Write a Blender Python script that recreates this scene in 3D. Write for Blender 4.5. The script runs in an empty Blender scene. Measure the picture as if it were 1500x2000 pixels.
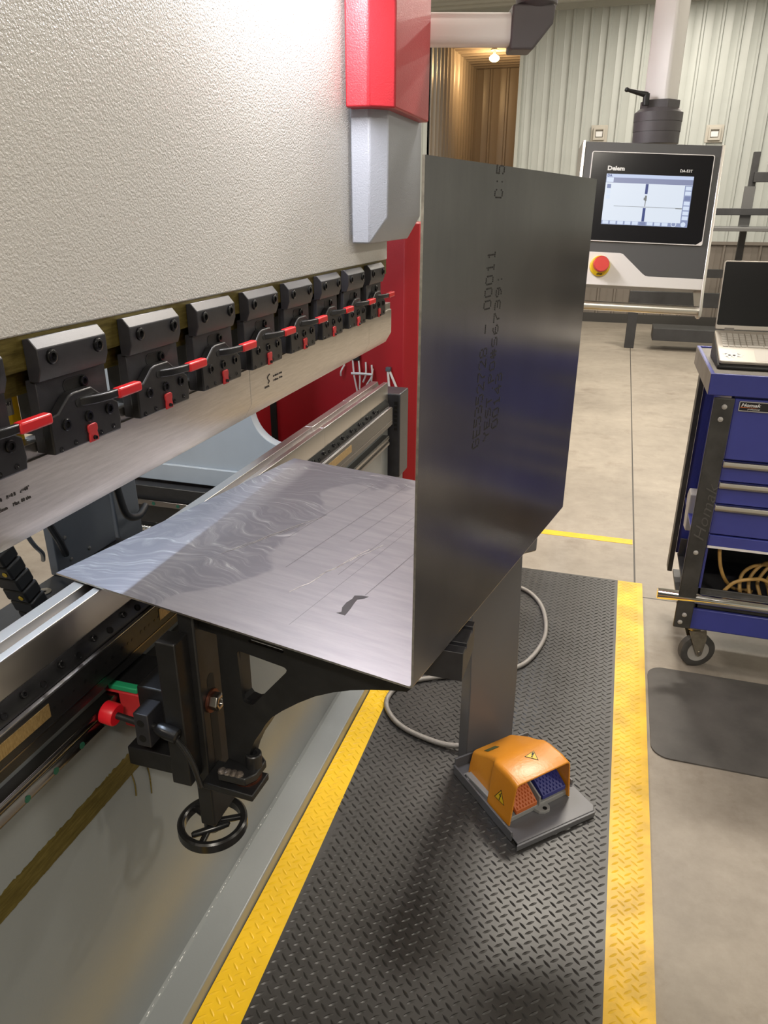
import bpy, bmesh, math, random
from mathutils import Vector, Matrix
random.seed(7)
S = bpy.context.scene
COL = S.collection
pi = math.pi
V = Vector

# ------------------------------------------------------------------ materials
def nodes(name):
    m = bpy.data.materials.new(name); m.use_nodes = True
    nt = m.node_tree; b = nt.nodes['Principled BSDF']
    return m, nt, b
def N(nt, typ, **kw):
    n = nt.nodes.new(typ)
    for k, v in kw.items():
        if k in n.inputs: n.inputs[k].default_value = v
        else: setattr(n, k, v)
    return n
def coords(nt, scale=(1,1,1), rot=(0,0,0), kind='Object'):
    tc = nt.nodes.new('ShaderNodeTexCoord'); mp = nt.nodes.new('ShaderNodeMapping')
    mp.inputs['Scale'].default_value = scale; mp.inputs['Rotation'].default_value = rot
    nt.links.new(tc.outputs[kind], mp.inputs['Vector']); return mp.outputs['Vector']
def ramp(nt, fac, stops):
    r = nt.nodes.new('ShaderNodeValToRGB'); e = r.color_ramp.elements
    while len(e) < len(stops): e.new(0.5)
    for el, (p, c) in zip(e, stops):
        el.position = p; el.color = (*c, 1) if len(c) == 3 else c
    nt.links.new(fac, r.inputs['Fac']); return r.outputs['Color']
def mat(name, col, rough=0.5, metal=0.0, noise=0.0, nscale=20, bump=0.0, bscale=300, stretch=(1,1,1), spec=None,
        aniso=0.0, rvar=0.0, coat=0.0, bdist=0.002, emis=None, estr=0):
    m, nt, b = nodes(name)
    b.inputs['Base Color'].default_value = (*col, 1)
    b.inputs['Roughness'].default_value = rough; b.inputs['Metallic'].default_value = metal
    if spec is not None: b.inputs['Specular IOR Level'].default_value = spec
    if aniso: b.inputs['Anisotropic'].default_value = aniso
    if coat: b.inputs['Coat Weight'].default_value = coat
    if emis: b.inputs['Emission Color'].default_value = (*emis, 1); b.inputs['Emission Strength'].default_value = estr
    if noise or rvar:
        v = coords(nt, stretch)
        n = N(nt, 'ShaderNodeTexNoise', Scale=nscale, Detail=6.0, Roughness=0.6); nt.links.new(v, n.inputs['Vector'])
        if noise:
            lo = [max(0, c*(1-noise)) for c in col]; hi = [min(1, c*(1+noise)) for c in col]
            nt.links.new(ramp(nt, n.outputs['Fac'], [(0.3, lo), (0.7, hi)]), b.inputs['Base Color'])
        if rvar:
            mr = N(nt, 'ShaderNodeMapRange'); mr.inputs['From Min'].default_value = .3; mr.inputs['From Max'].default_value = .7
            mr.inputs['To Min'].default_value = rough-rvar; mr.inputs['To Max'].default_value = rough+rvar
            nt.links.new(n.outputs['Fac'], mr.inputs['Value']); nt.links.new(mr.outputs['Result'], b.inputs['Roughness'])
    if bump:
        v = coords(nt)
        n = N(nt, 'ShaderNodeTexNoise', Scale=bscale, Detail=2.0, Roughness=0.5); nt.links.new(v, n.inputs['Vector'])
        bp = N(nt, 'ShaderNodeBump', Strength=bump, Distance=bdist); nt.links.new(n.outputs['Fac'], bp.inputs['Height'])
        nt.links.new(bp.outputs['Normal'], b.inputs['Normal'])
    return m

M = {}
M['cream'] = mat('cream_textured_paint', (.58,.565,.54), .40, bump=.55, bscale=290, bdist=.003)
M['red'] = mat('red_textured_paint', (.40,.022,.032), .38, bump=.35, bscale=320, bdist=.002)
M['redflat'] = mat('red_panel_paint', (.40,.012,.018), .35, bump=.15, bscale=260)
M['graybox'] = mat('blue_gray_textured_paint', (.31,.33,.375), .42, bump=.4, bscale=330, bdist=.002)
M['bed'] = mat('gray_enamel_paint', (.23,.245,.25), .28, bump=.10, bscale=230, bdist=.001)
M['frame'] = mat('pale_gray_frame_paint', (.40,.43,.46), .45, noise=.05, nscale=5)
M['rear'] = mat('mid_gray_rear_paint', (.10,.11,.125), .4, noise=.1, nscale=6)
M['black'] = mat('black_oxide_steel', (.012,.012,.013), .42, noise=.3, nscale=30, bump=.05, bscale=400)
M['black2'] = mat('black_gloss_steel', (.012,.012,.013), .25, noise=.2, nscale=30)
M['charcoal'] = mat('charcoal_phosphate_steel', (.024,.024,.029), .42, noise=.2, nscale=40, bump=.05, bscale=500)
M['jaw'] = mat('dark_oiled_steel', (.014,.014,.0155), .36, noise=.3, nscale=40, bump=.05, bscale=500)
M['screw'] = mat('black_socket_screw', (.010,.010,.011), .22, metal=.3)
M['hole'] = mat('dark_recess', (.003,.003,.003), .6)
M['redgrip'] = mat('red_rubber_grip', (.62,.02,.025), .3)
M['redlatch'] = mat('red_plastic', (.52,.03,.035), .4)
M['redknob'] = mat('red_polyurethane', (.75,.012,.025), .35)
M['green'] = mat('green_plastic', (.02,.32,.14), .45)
M['plug'] = mat('green_rail_plug', (.01,.09,.055), .4)
M['bronze'] = mat('bronze_bush', (.55,.44,.30), .25, metal=1)
M['copper'] = mat('copper_washer', (.16,.055,.035), .4, metal=.8)
M['bolt'] = mat('zinc_bolt', (.42,.40,.37), .3, metal=1, noise=.2, nscale=60)
M['weld'] = mat('weld_bead', (.20,.17,.15), .35, metal=.6, noise=.5, nscale=160, bump=1, bscale=160)
M['rating'] = mat('olive_rating_label', (.075,.085,.03), .4)
M['rail'] = mat('hardened_rail_steel', (.20,.19,.19), .2, metal=1)
M['alu'] = mat('anodised_aluminium', (.80,.77,.72), .32, metal=1)
M['white'] = mat('white_print', (.8,.8,.8), .4)
M['ink'] = mat('black_ink', (.012,.012,.014), .6)
M['inklight'] = mat('etched_mark', (.035,.03,.028), .5)
M['yellowmat'] = mat('yellow_vinyl', (.84,.52,.012), .36, noise=.06, nscale=14, bump=.08, bscale=300)
M['yellowdirty'] = mat('scuffed_yellow_vinyl', (.74,.44,.02), .42, noise=.30, nscale=9, bump=.08, bscale=300)
M['matblack'] = mat('black_vinyl', (.033,.031,.030), .38, noise=.3, nscale=5, rvar=.04, bump=.05, bscale=400)
M['graymat'] = mat('charcoal_foam_mat', (.088,.081,.075), .6, noise=.28, nscale=7, bump=.2, bscale=500, bdist=.001)
M['pedgray'] = mat('pedestal_gray_powdercoat', (.115,.115,.125), .38, bump=.12, bscale=500, bdist=.001)
M['orange'] = mat('orange_enamel', (.62,.235,.018), .32, bump=.25, bscale=120, bdist=.0015)
M['orangeped'] = mat('orange_pedal_plastic', (.48,.12,.03), .5)
M['blueped'] = mat('blue_pedal_plastic', (.03,.035,.20), .45)
M['alugray'] = mat('cast_gray_base', (.26,.26,.26), .4)
M['warn'] = mat('warning_yellow', (.72,.47,.015), .4)
M['cable'] = mat('braided_steel_cable', (.33,.31,.29), .4, metal=.5, bump=.8, bscale=700)
M['cablek'] = mat('black_cable', (.012,.012,.013), .45)
M['cart'] = mat('cart_blue_enamel', (.046,.056,.29), .33, noise=.10, nscale=4)
M['cartdark'] = mat('cart_charcoal_steel', (.042,.041,.040), .42, noise=.4, nscale=16)
M['emboss'] = mat('pale_embossed_steel', (.085,.083,.08), .4)  # lighter than the post steel so the embossed letters show
M['carttray'] = mat('cart_tray_liner', (.15,.135,.12), .6, noise=.15, nscale=30, bump=.6, bscale=350)
M['cartgray'] = mat('cart_side_gray', (.24,.22,.20), .45, noise=.2, nscale=9)
M['chrome'] = mat('chrome_tube', (.75,.74,.73), .12, metal=1)
M['pull'] = mat('aluminium_pull', (.62,.59,.55), .35, metal=1)
M['lapsilver'] = mat('laptop_silver', (.52,.48,.43), .38, metal=.4)
M['lapkey'] = mat('laptop_key', (.56,.53,.49), .45)
M['screenoff'] = mat('dark_glass', (.010,.010,.012), .16)
M['cord'] = mat('tan_extension_cord', (.42,.25,.075), .45, noise=.2, nscale=30)
M['tire'] = mat('gray_rubber_tyre', (.07,.067,.065), .6, noise=.3, nscale=20)
M['zinc'] = mat('zinc_fork', (.40,.36,.29), .35, metal=.8, noise=.25, nscale=30)
M['hub'] = mat('caster_hub', (.42,.40,.38), .45)
M['panelgray'] = mat('panel_slate_plate', (.075,.075,.080), .42)
M['panelwhite'] = mat('panel_white_plate', (.80,.77,.76), .4)
M['glassblack'] = mat('black_bezel_glass', (.008,.008,.011), .15)
M['knuckle'] = mat('arm_joint_gray', (.085,.078,.085), .5, bump=.1, bscale=400)
M['tube'] = mat('white_arm_tube', (.84,.82,.81), .3)
M['estopred'] = mat('stop_button_red', (.70,.045,.035), .4)
M['estopyel'] = mat('stop_collar_yellow', (.78,.53,.01), .45)
M['rackdark'] = mat('dark_rack_steel', (.035,.035,.037), .5, noise=.2, nscale=8)
M['rackgray'] = mat('rack_shelf_gray', (.11,.11,.11), .5)
M['wire'] = mat('white_cable_tie', (.75,.70,.66), .4)
M['box'] = mat('wall_box_beige', (.52,.49,.43), .5)
M['tape'] = mat('yellow_floor_tape', (.78,.46,.012), .45, noise=.12, nscale=20)
M['nut'] = mat('galvanised_tang', (.45,.43,.40), .35, metal=1, noise=.15, nscale=50)
M['screw_silver'] = mat('ball_screw_steel', (.75,.74,.72), .2, metal=1)

def brushed(name, c1, c2, rough, stretch, metal=1.0, scale=40, aniso=.6, spots=None):
    m, nt, b = nodes(name)
    v = coords(nt, stretch)
    n = N(nt, 'ShaderNodeTexNoise', Scale=scale, Detail=8.0, Roughness=.65); nt.links.new(v, n.inputs['Vector'])
    c = ramp(nt, n.outputs['Fac'], [(.32, c1), (.68, c2)])
    nt.links.new(c, b.inputs['Base Color'])
    b.inputs['Metallic'].default_value = metal
    mr = N(nt, 'ShaderNodeMapRange'); mr.inputs['To Min'].default_value = rough*.75; mr.inputs['To Max'].default_value = rough*1.3
    nt.links.new(n.outputs['Fac'], mr.inputs['Value']); nt.links.new(mr.outputs['Result'], b.inputs['Roughness'])
    bp = N(nt, 'ShaderNodeBump', Strength=.12, Distance=.0005); nt.links.new(n.outputs['Fac'], bp.inputs['Height'])
    nt.links.new(bp.outputs['Normal'], b.inputs['Normal'])
    b.inputs['Anisotropic'].default_value = aniso
    return m
M['punch'] = brushed('ground_punch_steel', (.48,.455,.425), (.62,.59,.555), .33, (3,1,14), scale=14, aniso=0)
M['die'] = mat('ground_die_steel', (.56,.54,.52), .30, metal=1)
M['brass'] = brushed('brass_scale', (.30,.20,.08), (.50,.36,.16), .4, (1,8,3), scale=40, metal=.7, aniso=0)
M['ledge'] = mat('ground_ledge_steel', (.62,.60,.62), .3, metal=1)

def olive_mat():
    m, nt, b = nodes('oiled_machined_steel')
    v = coords(nt, (3,1,9))
    n = N(nt, 'ShaderNodeTexNoise', Scale=22.0, Detail=8.0, Roughness=.7); nt.links.new(v, n.inputs['Vector'])
    nt.links.new(ramp(nt, n.outputs['Fac'], [(.3, (.085,.066,.016)), (.55, (.17,.135,.035)), (.75, (.27,.22,.075))]), b.inputs['Base Color'])
    b.inputs['Metallic'].default_value = .55; b.inputs['Roughness'].default_value = .34
    return m
M['olive'] = olive_mat()

def sheet_mat():
    m, nt, b = nodes('mill_finish_sheet_steel')
    v = coords(nt, (1.2, 9, 1.2))
    n = N(nt, 'ShaderNodeTexNoise', Scale=7.0, Detail=7.0, Roughness=.6); nt.links.new(v, n.inputs['Vector'])
    base = ramp(nt, n.outputs['Fac'], [(.3, (.245,.24,.265)), (.7, (.315,.305,.325))])
    # wiped solvent patches with swirling streaks over the leaf near the dies
    v2 = coords(nt, (1,1,1))
    w = N(nt, 'ShaderNodeTexNoise', Scale=4.0, Detail=3.0); nt.links.new(v2, w.inputs['Vector'])
    sx = N(nt, 'ShaderNodeSeparateXYZ'); nt.links.new(v2, sx.inputs[0])
    mk = N(nt, 'ShaderNodeMapRange'); mk.inputs['From Min'].default_value = -.22; mk.inputs['From Max'].default_value = -.52
    mk.inputs['To Min'].default_value = -.28; mk.inputs['To Max'].default_value = .22; nt.links.new(sx.outputs['X'], mk.inputs['Value'])
    ad = N(nt, 'ShaderNodeMath', operation='ADD'); nt.links.new(w.outputs['Fac'], ad.inputs[0]); nt.links.new(mk.outputs[0], ad.inputs[1])
    patch = N(nt, 'ShaderNodeMapRange'); patch.inputs['From Min'].default_value = .52; patch.inputs['From Max'].default_value = .545; nt.links.new(ad.outputs[0], patch.inputs['Value'])
    vm = N(nt, 'ShaderNodeVectorMath', operation='MULTIPLY_ADD'); vm.inputs[1].default_value = (.35,.35,0)
    nt.links.new(w.outputs['Color'], vm.inputs[0]); nt.links.new(v2, vm.inputs[2])
    mp = N(nt, 'ShaderNodeMapping'); mp.inputs['Scale'].default_value = (5, 42, 5); mp.inputs['Rotation'].default_value = (0,0,-.35)
    nt.links.new(vm.outputs[0], mp.inputs['Vector'])
    st = N(nt, 'ShaderNodeTexNoise', Scale=2.0, Detail=6.0, Roughness=.65); nt.links.new(mp.outputs[0], st.inputs['Vector'])
    streak = N(nt, 'ShaderNodeMapRange'); streak.inputs['From Min'].default_value = .46; streak.inputs['From Max'].default_value = .75; nt.links.new(st.outputs['Fac'], streak.inputs['Value'])
    wip = ramp(nt, streak.outputs[0], [(0, (.175,.172,.20)), (.45, (.24,.24,.265)), (1, (.62,.61,.62))])
    mix = N(nt, 'ShaderNodeMix', data_type='RGBA'); pf = N(nt, 'ShaderNodeMath', operation='MULTIPLY'); pf.inputs[1].default_value = .85
    nt.links.new(patch.outputs[0], pf.inputs[0]); nt.links.new(pf.outputs[0], mix.inputs['Factor'])
    nt.links.new(base, mix.inputs['A']); nt.links.new(wip, mix.inputs['B'])
    nt.links.new(mix.outputs['Result'], b.inputs['Base Color'])
    b.inputs['Metallic'].default_value = .72; b.inputs['Roughness'].default_value = .40
    return m
M['sheet'] = sheet_mat()
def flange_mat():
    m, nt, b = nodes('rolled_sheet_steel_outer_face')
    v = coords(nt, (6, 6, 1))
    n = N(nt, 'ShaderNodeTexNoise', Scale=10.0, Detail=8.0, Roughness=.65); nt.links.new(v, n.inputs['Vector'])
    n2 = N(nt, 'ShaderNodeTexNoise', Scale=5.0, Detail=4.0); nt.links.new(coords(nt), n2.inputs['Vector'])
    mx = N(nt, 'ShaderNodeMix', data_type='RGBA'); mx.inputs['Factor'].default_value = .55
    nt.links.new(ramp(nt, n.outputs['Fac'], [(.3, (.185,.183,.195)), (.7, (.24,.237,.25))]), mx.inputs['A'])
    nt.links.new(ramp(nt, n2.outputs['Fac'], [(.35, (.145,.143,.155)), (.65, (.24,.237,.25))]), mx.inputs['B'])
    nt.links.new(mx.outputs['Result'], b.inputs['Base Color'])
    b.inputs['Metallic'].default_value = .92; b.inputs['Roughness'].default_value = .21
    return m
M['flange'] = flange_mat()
M['print'] = mat('faded_ink_print', (.035,.033,.032), .5)
M['rollmark'] = mat('roller_mark_steel', (.16,.155,.17), .38, metal=.7)
M['edge'] = mat('sheared_steel_edge', (.62,.60,.58), .3, metal=1, noise=.3, nscale=90)
M['stain'] = mat('oil_stain', (.055,.055,.062), .3, metal=.4)

def floor_mat():
    m, nt, b = nodes('stained_concrete')
    v = coords(nt)
    n = N(nt, 'ShaderNodeTexNoise', Scale=1.3, Detail=9.0, Roughness=.62); nt.links.new(v, n.inputs['Vector'])
    n2 = N(nt, 'ShaderNodeTexNoise', Scale=14.0, Detail=8.0, Roughness=.7); nt.links.new(v, n2.inputs['Vector'])
    c = ramp(nt, n.outputs['Fac'], [(.30, (.20,.17,.135)), (.5, (.305,.265,.215)), (.72, (.40,.35,.285))])
    c2 = ramp(nt, n2.outputs['Fac'], [(.3, (.20,.17,.14)), (.7, (.42,.375,.32))])
    mx = N(nt, 'ShaderNodeMix', data_type='RGBA'); mx.inputs['Factor'].default_value = .35
    nt.links.new(c, mx.inputs['A']); nt.links.new(c2, mx.inputs['B'])
    n3 = N(nt, 'ShaderNodeTexNoise', Scale=4.5, Detail=6.0, Roughness=.7); nt.links.new(v, n3.inputs['Vector'])
    mst = N(nt, 'ShaderNodeMix', data_type='RGBA'); mst.inputs['B'].default_value = (.155,.118,.085,1)
    nt.links.new(ramp(nt, n3.outputs['Fac'], [(.55, (0,0,0)), (.75, (.55,.55,.55))]), mst.inputs['Factor']); nt.links.new(mx.outputs['Result'], mst.inputs['A']); mx = mst
    # saw-cut joints
    sx = N(nt, 'ShaderNodeSeparateXYZ'); nt.links.new(v, sx.inputs[0])
    def line(out, at, w):
        a = N(nt, 'ShaderNodeMath', operation='SUBTRACT'); a.inputs[1].default_value = at; nt.links.new(out, a.inputs[0])
        ab = N(nt, 'ShaderNodeMath', operation='ABSOLUTE'); nt.links.new(a.outputs[0], ab.inputs[0])
        l = N(nt, 'ShaderNodeMath', operation='LESS_THAN'); l.inputs[1].default_value = w; nt.links.new(ab.outputs[0], l.inputs[0]); return l.outputs[0]
    l1 = line(sx.outputs['X'], .224, .004); l2 = line(sx.outputs['Y'], 2.995, .004)
    mxx = N(nt, 'ShaderNodeMath', operation='MAXIMUM'); nt.links.new(l1, mxx.inputs[0]); nt.links.new(l2, mxx.inputs[1])
    m2 = N(nt, 'ShaderNodeMix', data_type='RGBA'); m2.inputs['B'].default_value = (.05,.042,.035,1)
    nt.links.new(mxx.outputs[0], m2.inputs['Factor']); nt.links.new(mx.outputs['Result'], m2.inputs['A'])
    nt.links.new(m2.outputs['Result'], b.inputs['Base Color'])
    mr = N(nt, 'ShaderNodeMapRange'); mr.inputs['To Min'].default_value = .38; mr.inputs['To Max'].default_value = .62
    nt.links.new(n2.outputs['Fac'], mr.inputs['Value']); nt.links.new(mr.outputs[0], b.inputs['Roughness'])
    bp = N(nt, 'ShaderNodeBump', Strength=.25, Distance=.002); nt.links.new(n2.outputs['Fac'], bp.inputs['Height']); nt.links.new(bp.outputs['Normal'], b.inputs['Normal'])
    return m
M['floor'] = floor_mat()
M['wall'] = mat('white_ribbed_steel', (.51,.535,.51), .38, noise=.04, nscale=3)
M['walltan'] = mat('shaded_tan_wainscot_steel', (.20,.175,.15), .42, noise=.06, nscale=3)  # tan cladding, darkened to carry the shade on the lower wall
M['ceil'] = mat('white_ceiling_steel', (.52,.53,.49), .45)
M['alcove'] = mat('alcove_ribbed_steel', (.36,.31,.26), .34)
M['trim'] = mat('wall_trim_white', (.50,.51,.47), .45)
M['base'] = mat('dark_base_trim', (.05,.048,.045), .5)
M['lampglass'] = mat('lit_lamp_glass', (1,.8,.5), .4, emis=(1,.72,.32), estr=22)

# ------------------------------------------------------------------ mesh builder
class MB:
    def __init__(s): s.bm = bmesh.new()
    def face(s, pts, mi=0):
        f = s.bm.faces.new([s.bm.verts.new(p) for p in pts]); f.material_index = mi; return f
    def box(s, x0, x1, y0, y1, z0, z1):
        return s.prism([(x0,y0),(x1,y0),(x1,y1),(x0,y1)], 'z', z0, z1)
    def prism(s, pts, ax, a, b, mi=0):
        # pts in the plane across axis ax: x->(y,z)  y->(x,z)  z->(x,y)
        def P(p, t):
            return {'x': (t,p[0],p[1]), 'y': (p[0],t,p[1]), 'z': (p[0],p[1],t)}[ax]
        bm = s.bm
        A = [bm.verts.new(P(p,a)) for p in pts]; B = [bm.verts.new(P(p,b)) for p in pts]
        fs = [bm.faces.new(A), bm.faces.new(B)]
        n = len(pts)
        for i in range(n): fs.append(bm.faces.new((A[i],A[(i+1)%n],B[(i+1)%n],B[i])))
        for f in fs: f.material_index = mi
        return s
    def prism_m(s, pts, M4, h):
        bm = s.bm
        A = [bm.verts.new(M4 @ V((p[0],p[1],0))) for p in pts]; B = [bm.verts.new(M4 @ V((p[0],p[1],h))) for p in pts]
        bm.faces.new(A); bm.faces.new(B); n = len(pts)
        for i in range(n): bm.faces.new((A[i],A[(i+1)%n],B[(i+1)%n],B[i]))
        return s
    def frame_prism(s, outer, inner, ax, a, b):
        # outer and inner loops with the same vertex count
        def P(p, t):
            return {'x': (t,p[0],p[1]), 'y': (p[0],t,p[1]), 'z': (p[0],p[1],t)}[ax]
        bm = s.bm; L = [[bm.verts.new(P(p,t)) for p in lp] for t in (a,b) for lp in (outer,inner)]
        n = len(outer)
        for i in range(n):
            j = (i+1)%n
            bm.faces.new((L[0][i],L[0][j],L[1][j],L[1][i])); bm.faces.new((L[2][i],L[2][j],L[3][j],L[3][i]))
            bm.faces.new((L[0][i],L[0][j],L[2][j],L[2][i])); bm.faces.new((L[1][i],L[1][j],L[3][j],L[3][i]))
        return s
    def lathe(s, p0, axis, prof, seg=24, flat=None):
        # prof: list of (t along axis, r)
        ax = V(axis).normalized(); up = V((0,0,1)) if abs(ax.z) < .9 else V((1,0,0))
        u = ax.cross(up).normalized(); w = ax.cross(u); p0 = V(p0); bm = s.bm; rings = []
        for t, r in prof:
            if r < 1e-6: rings.append([bm.verts.new(p0+ax*t)])
            else: rings.append([bm.verts.new(p0+ax*t+(u*math.cos(2*pi*k/seg)+w*math.sin(2*pi*k/seg))*r) for k in range(seg)])
        for A, B in zip(rings, rings[1:]):
            for k in range(seg):
                j = (k+1)%seg
                if len(A) == 1 and len(B) == 1: continue
                if len(A) == 1: f = bm.faces.new((A[0],B[j],B[k]))
                elif len(B) == 1: f = bm.faces.new((A[k],A[j],B[0]))
                else: f = bm.faces.new((A[k],A[j],B[j],B[k]))
                f.smooth = True
        for R in ((rings[0], rings[-1]) if (abs(prof[0][0]-prof[-1][0])>1e-9 or abs(prof[0][1]-prof[-1][1])>1e-9) else ()):
            if len(R) > 2: bm.faces.new(R)
        return s
    def cyl(s, p0, p1, r, seg=24, r1=None):
        p0 = V(p0); p1 = V(p1); d = p1-p0
        return s.lathe(p0, d, [(0,r),(d.length, r if r1 is None else r1)], seg)
    def tube(s, pts, r, seg=12, closed=False):
        pts = [V(p) for p in pts]; n = len(pts); bm = s.bm; rings = []
        t = (pts[1]-pts[0]).normalized(); up = V((0,0,1)) if abs(t.z) < .9 else V((1,0,0))
        u = t.cross(up).normalized()
        for i in range(n):
            if closed: t = (pts[(i+1)%n]-pts[i-1]).normalized()
            else: t = (pts[min(i+1,n-1)]-pts[max(i-1,0)]).normalized()
            u = (u - t*u.dot(t)).normalized(); w = t.cross(u)
            rings.append([bm.verts.new(pts[i]+(u*math.cos(2*pi*k/seg)+w*math.sin(2*pi*k/seg))*r) for k in range(seg)])
        rng = range(n if closed else n-1)
        for i in rng:
            A, B = rings[i], rings[(i+1)%n]
            for k in range(seg):
                f = bm.faces.new((A[k],A[(k+1)%seg],B[(k+1)%seg],B[k])); f.smooth = True
        if not closed: bm.faces.new(rings[0]); bm.faces.new(rings[-1])
        return s
    def torus(s, c, axis, R, r, seg=40, sc=10):
        ax = V(axis).normalized(); up = V((0,0,1)) if abs(ax.z) < .9 else V((1,0,0))
        u = ax.cross(up).normalized(); w = ax.cross(u)
        return s.tube([V(c)+(u*math.cos(2*pi*k/seg)+w*math.sin(2*pi*k/seg))*R for k in range(seg)], r, sc, True)

def spline(pts, n=8):
    pts = [V(p) for p in pts]; out = []
    for i in range(len(pts)-1):
        p0 = pts[max(i-1,0)]; p1 = pts[i]; p2 = pts[i+1]; p3 = pts[min(i+2,len(pts)-1)]
        for k in range(n):
            t = k/n
            out.append(.5*((2*p1)+(p2-p0)*t+(2*p0-5*p1+4*p2-p3)*t*t+(3*p1-p0-3*p2+p3)*t**3))
    out.append(pts[-1]); return out
def arc(cx, cy, r, a0, a1, n=8):
    return [(cx+r*math.cos(math.radians(a0+(a1-a0)*k/n)), cy+r*math.sin(math.radians(a0+(a1-a0)*k/n))) for k in range(n+1)]
def rrect(x0, x1, y0, y1, r, n=5):
    return arc(x1-r,y1-r,r,0,90,n)+arc(x0+r,y1-r,r,90,180,n)+arc(x0+r,y0+r,r,180,270,n)+arc(x1-r,y0+r,r,270,360,n)

ROOT = {}      # object -> world matrix of its root
def thing(name, label, cat, loc=(0,0,0), M4=None, group=None):
    o = bpy.data.objects.new(name, None); COL.objects.link(o); o.empty_display_size = .05
    o.matrix_world = M4 if M4 is not None else Matrix.Translation(loc)
    ROOT[o.name] = o.matrix_world.copy() if M4 is None else M4.copy()
    if M4 is None: ROOT[o.name] = Matrix.Translation(loc)
    o['label'] = label; o['category'] = cat
    if group: o['group'] = group
    return o
def finish(mb, name, mats, bevel=0, seg=2, smooth=False):
    bm = mb.bm
    bmesh.ops.recalc_face_normals(bm, faces=bm.faces)
    me = bpy.data.meshes.new(name); bm.to_mesh(me); bm.free()
    for m in (mats if isinstance(mats, (list,tuple)) else [mats]): me.materials.append(m)
    o = bpy.data.objects.new(name, me); COL.objects.link(o)
    if bevel:
        b = o.modifiers.new('bevel','BEVEL'); b.width = bevel; b.segments = seg; b.limit_method = 'ANGLE'; b.angle_limit = math.radians(35)
        b.harden_normals = False
    if smooth:
        for p in me.polygons: p.use_smooth = True
    me.set_sharp_from_angle(angle=math.radians(38))
    return o
def part(name, mb, mats, parent, bevel=0, seg=2, local=False, smooth=False, label=None):
    """link one mesh as a child; geometry in world coordinates unless local=True (then in the root's frame)"""
    rt = parent
    while rt.parent: rt = rt.parent
    if not local: bmesh.ops.transform(mb.bm, matrix=ROOT[rt.name].inverted(), verts=mb.bm.verts)
    o = finish(mb, name, mats, bevel, seg, smooth); o.parent = parent
    if label: o['label'] = label
    return o
def single(name, mb, mats, label, cat, loc=(0,0,0), bevel=0, group=None, kind=None, M4=None, local=False):
    mt = M4 if M4 is not None else Matrix.Translation(loc)
    if not local: bmesh.ops.transform(mb.bm, matrix=mt.inverted(), verts=mb.bm.verts)
    o = finish(mb, name, mats, bevel); o.matrix_world = mt; ROOT[o.name] = mt.copy()
    if label: o['label'] = label; o['category'] = cat
    if group: o['group'] = group
    if kind: o['kind'] = kind
    return o
def struct(name, mb, mats, bevel=0): 
    o = finish(mb, name, mats, bevel); o['kind'] = 'structure'; return o
def copy_tree(o, parent=None):
    c = o.copy(); COL.objects.link(c)
    if parent: c.parent = parent
    for ch in list(o.children): copy_tree(ch, c)
    return c

def text_mb(s, size, M4, mb=None, depth=.0004, align='LEFT', bold=0.0, shear=0, sx=1.0, sp=1.0):
    cu = bpy.data.curves.new('t','FONT'); cu.body = s; cu.size = size; cu.extrude = depth; cu.align_x = align; cu.offset = bold; cu.shear = shear
    cu.space_character = sp; cu.resolution_u = 2
    to = bpy.data.objects.new('t', cu); COL.objects.link(to)
    bpy.context.view_layer.update()
    me = bpy.data.meshes.new_from_object(to.evaluated_get(bpy.context.evaluated_depsgraph_get()))
    bpy.data.objects.remove(to); bpy.data.curves.remove(cu)
    me.transform(Matrix.Diagonal((sx,1,1,1))); me.transform(M4)
    if mb is None: mb = MB()
    mb.bm.from_mesh(me); bpy.data.meshes.remove(me)
    return mb
def basis(o, u, v):
    u = V(u).normalized(); v = V(v); n = u.cross(v).normalized(); v = n.cross(u)
    return Matrix(((u.x,v.x,n.x,o[0]),(u.y,v.y,n.y,o[1]),(u.z,v.z,n.z,o[2]),(0,0,0,1)))

def socket_screw(mb_head, mb_hole, p, n, r):
    """hex-socket cap head on a face: rim, chamfer and a sunk socket"""
    mb_head.lathe(p, n, [(0,r*1.12),(.0012,r*1.12),(.0012,r),(.0035,r),(.0045,r*.86),(.0045,r*.55),(.001,r*.5),(.001,0)], 20)

# ================================================================== CAMERA
cam = bpy.data.cameras.new('camera'); co = bpy.data.objects.new('camera', cam); COL.objects.link(co)
F, yaw, pitch, roll = 1433.64, -0.296126, 0.392817, -0.0040356
cy, sy = math.cos(yaw), math.sin(yaw)
f = V((sy*math.cos(pitch), cy*math.cos(pitch), -math.sin(pitch))); r = V((cy,-sy,0)); d = f.cross(r)
r2 = r*math.cos(roll)+d*math.sin(roll); d2 = -r*math.sin(roll)+d*math.cos(roll)
mw = Matrix.Identity(4)
for i in range(3): mw[i][0] = r2[i]; mw[i][1] = -d2[i]; mw[i][2] = -f[i]
mw[2][3] = 1.55
co.matrix_world = mw
cam.sensor_fit = 'VERTICAL'; cam.sensor_height = 24; cam.lens = 24*F/2000; cam.clip_start = .02
S.camera = co

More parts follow.
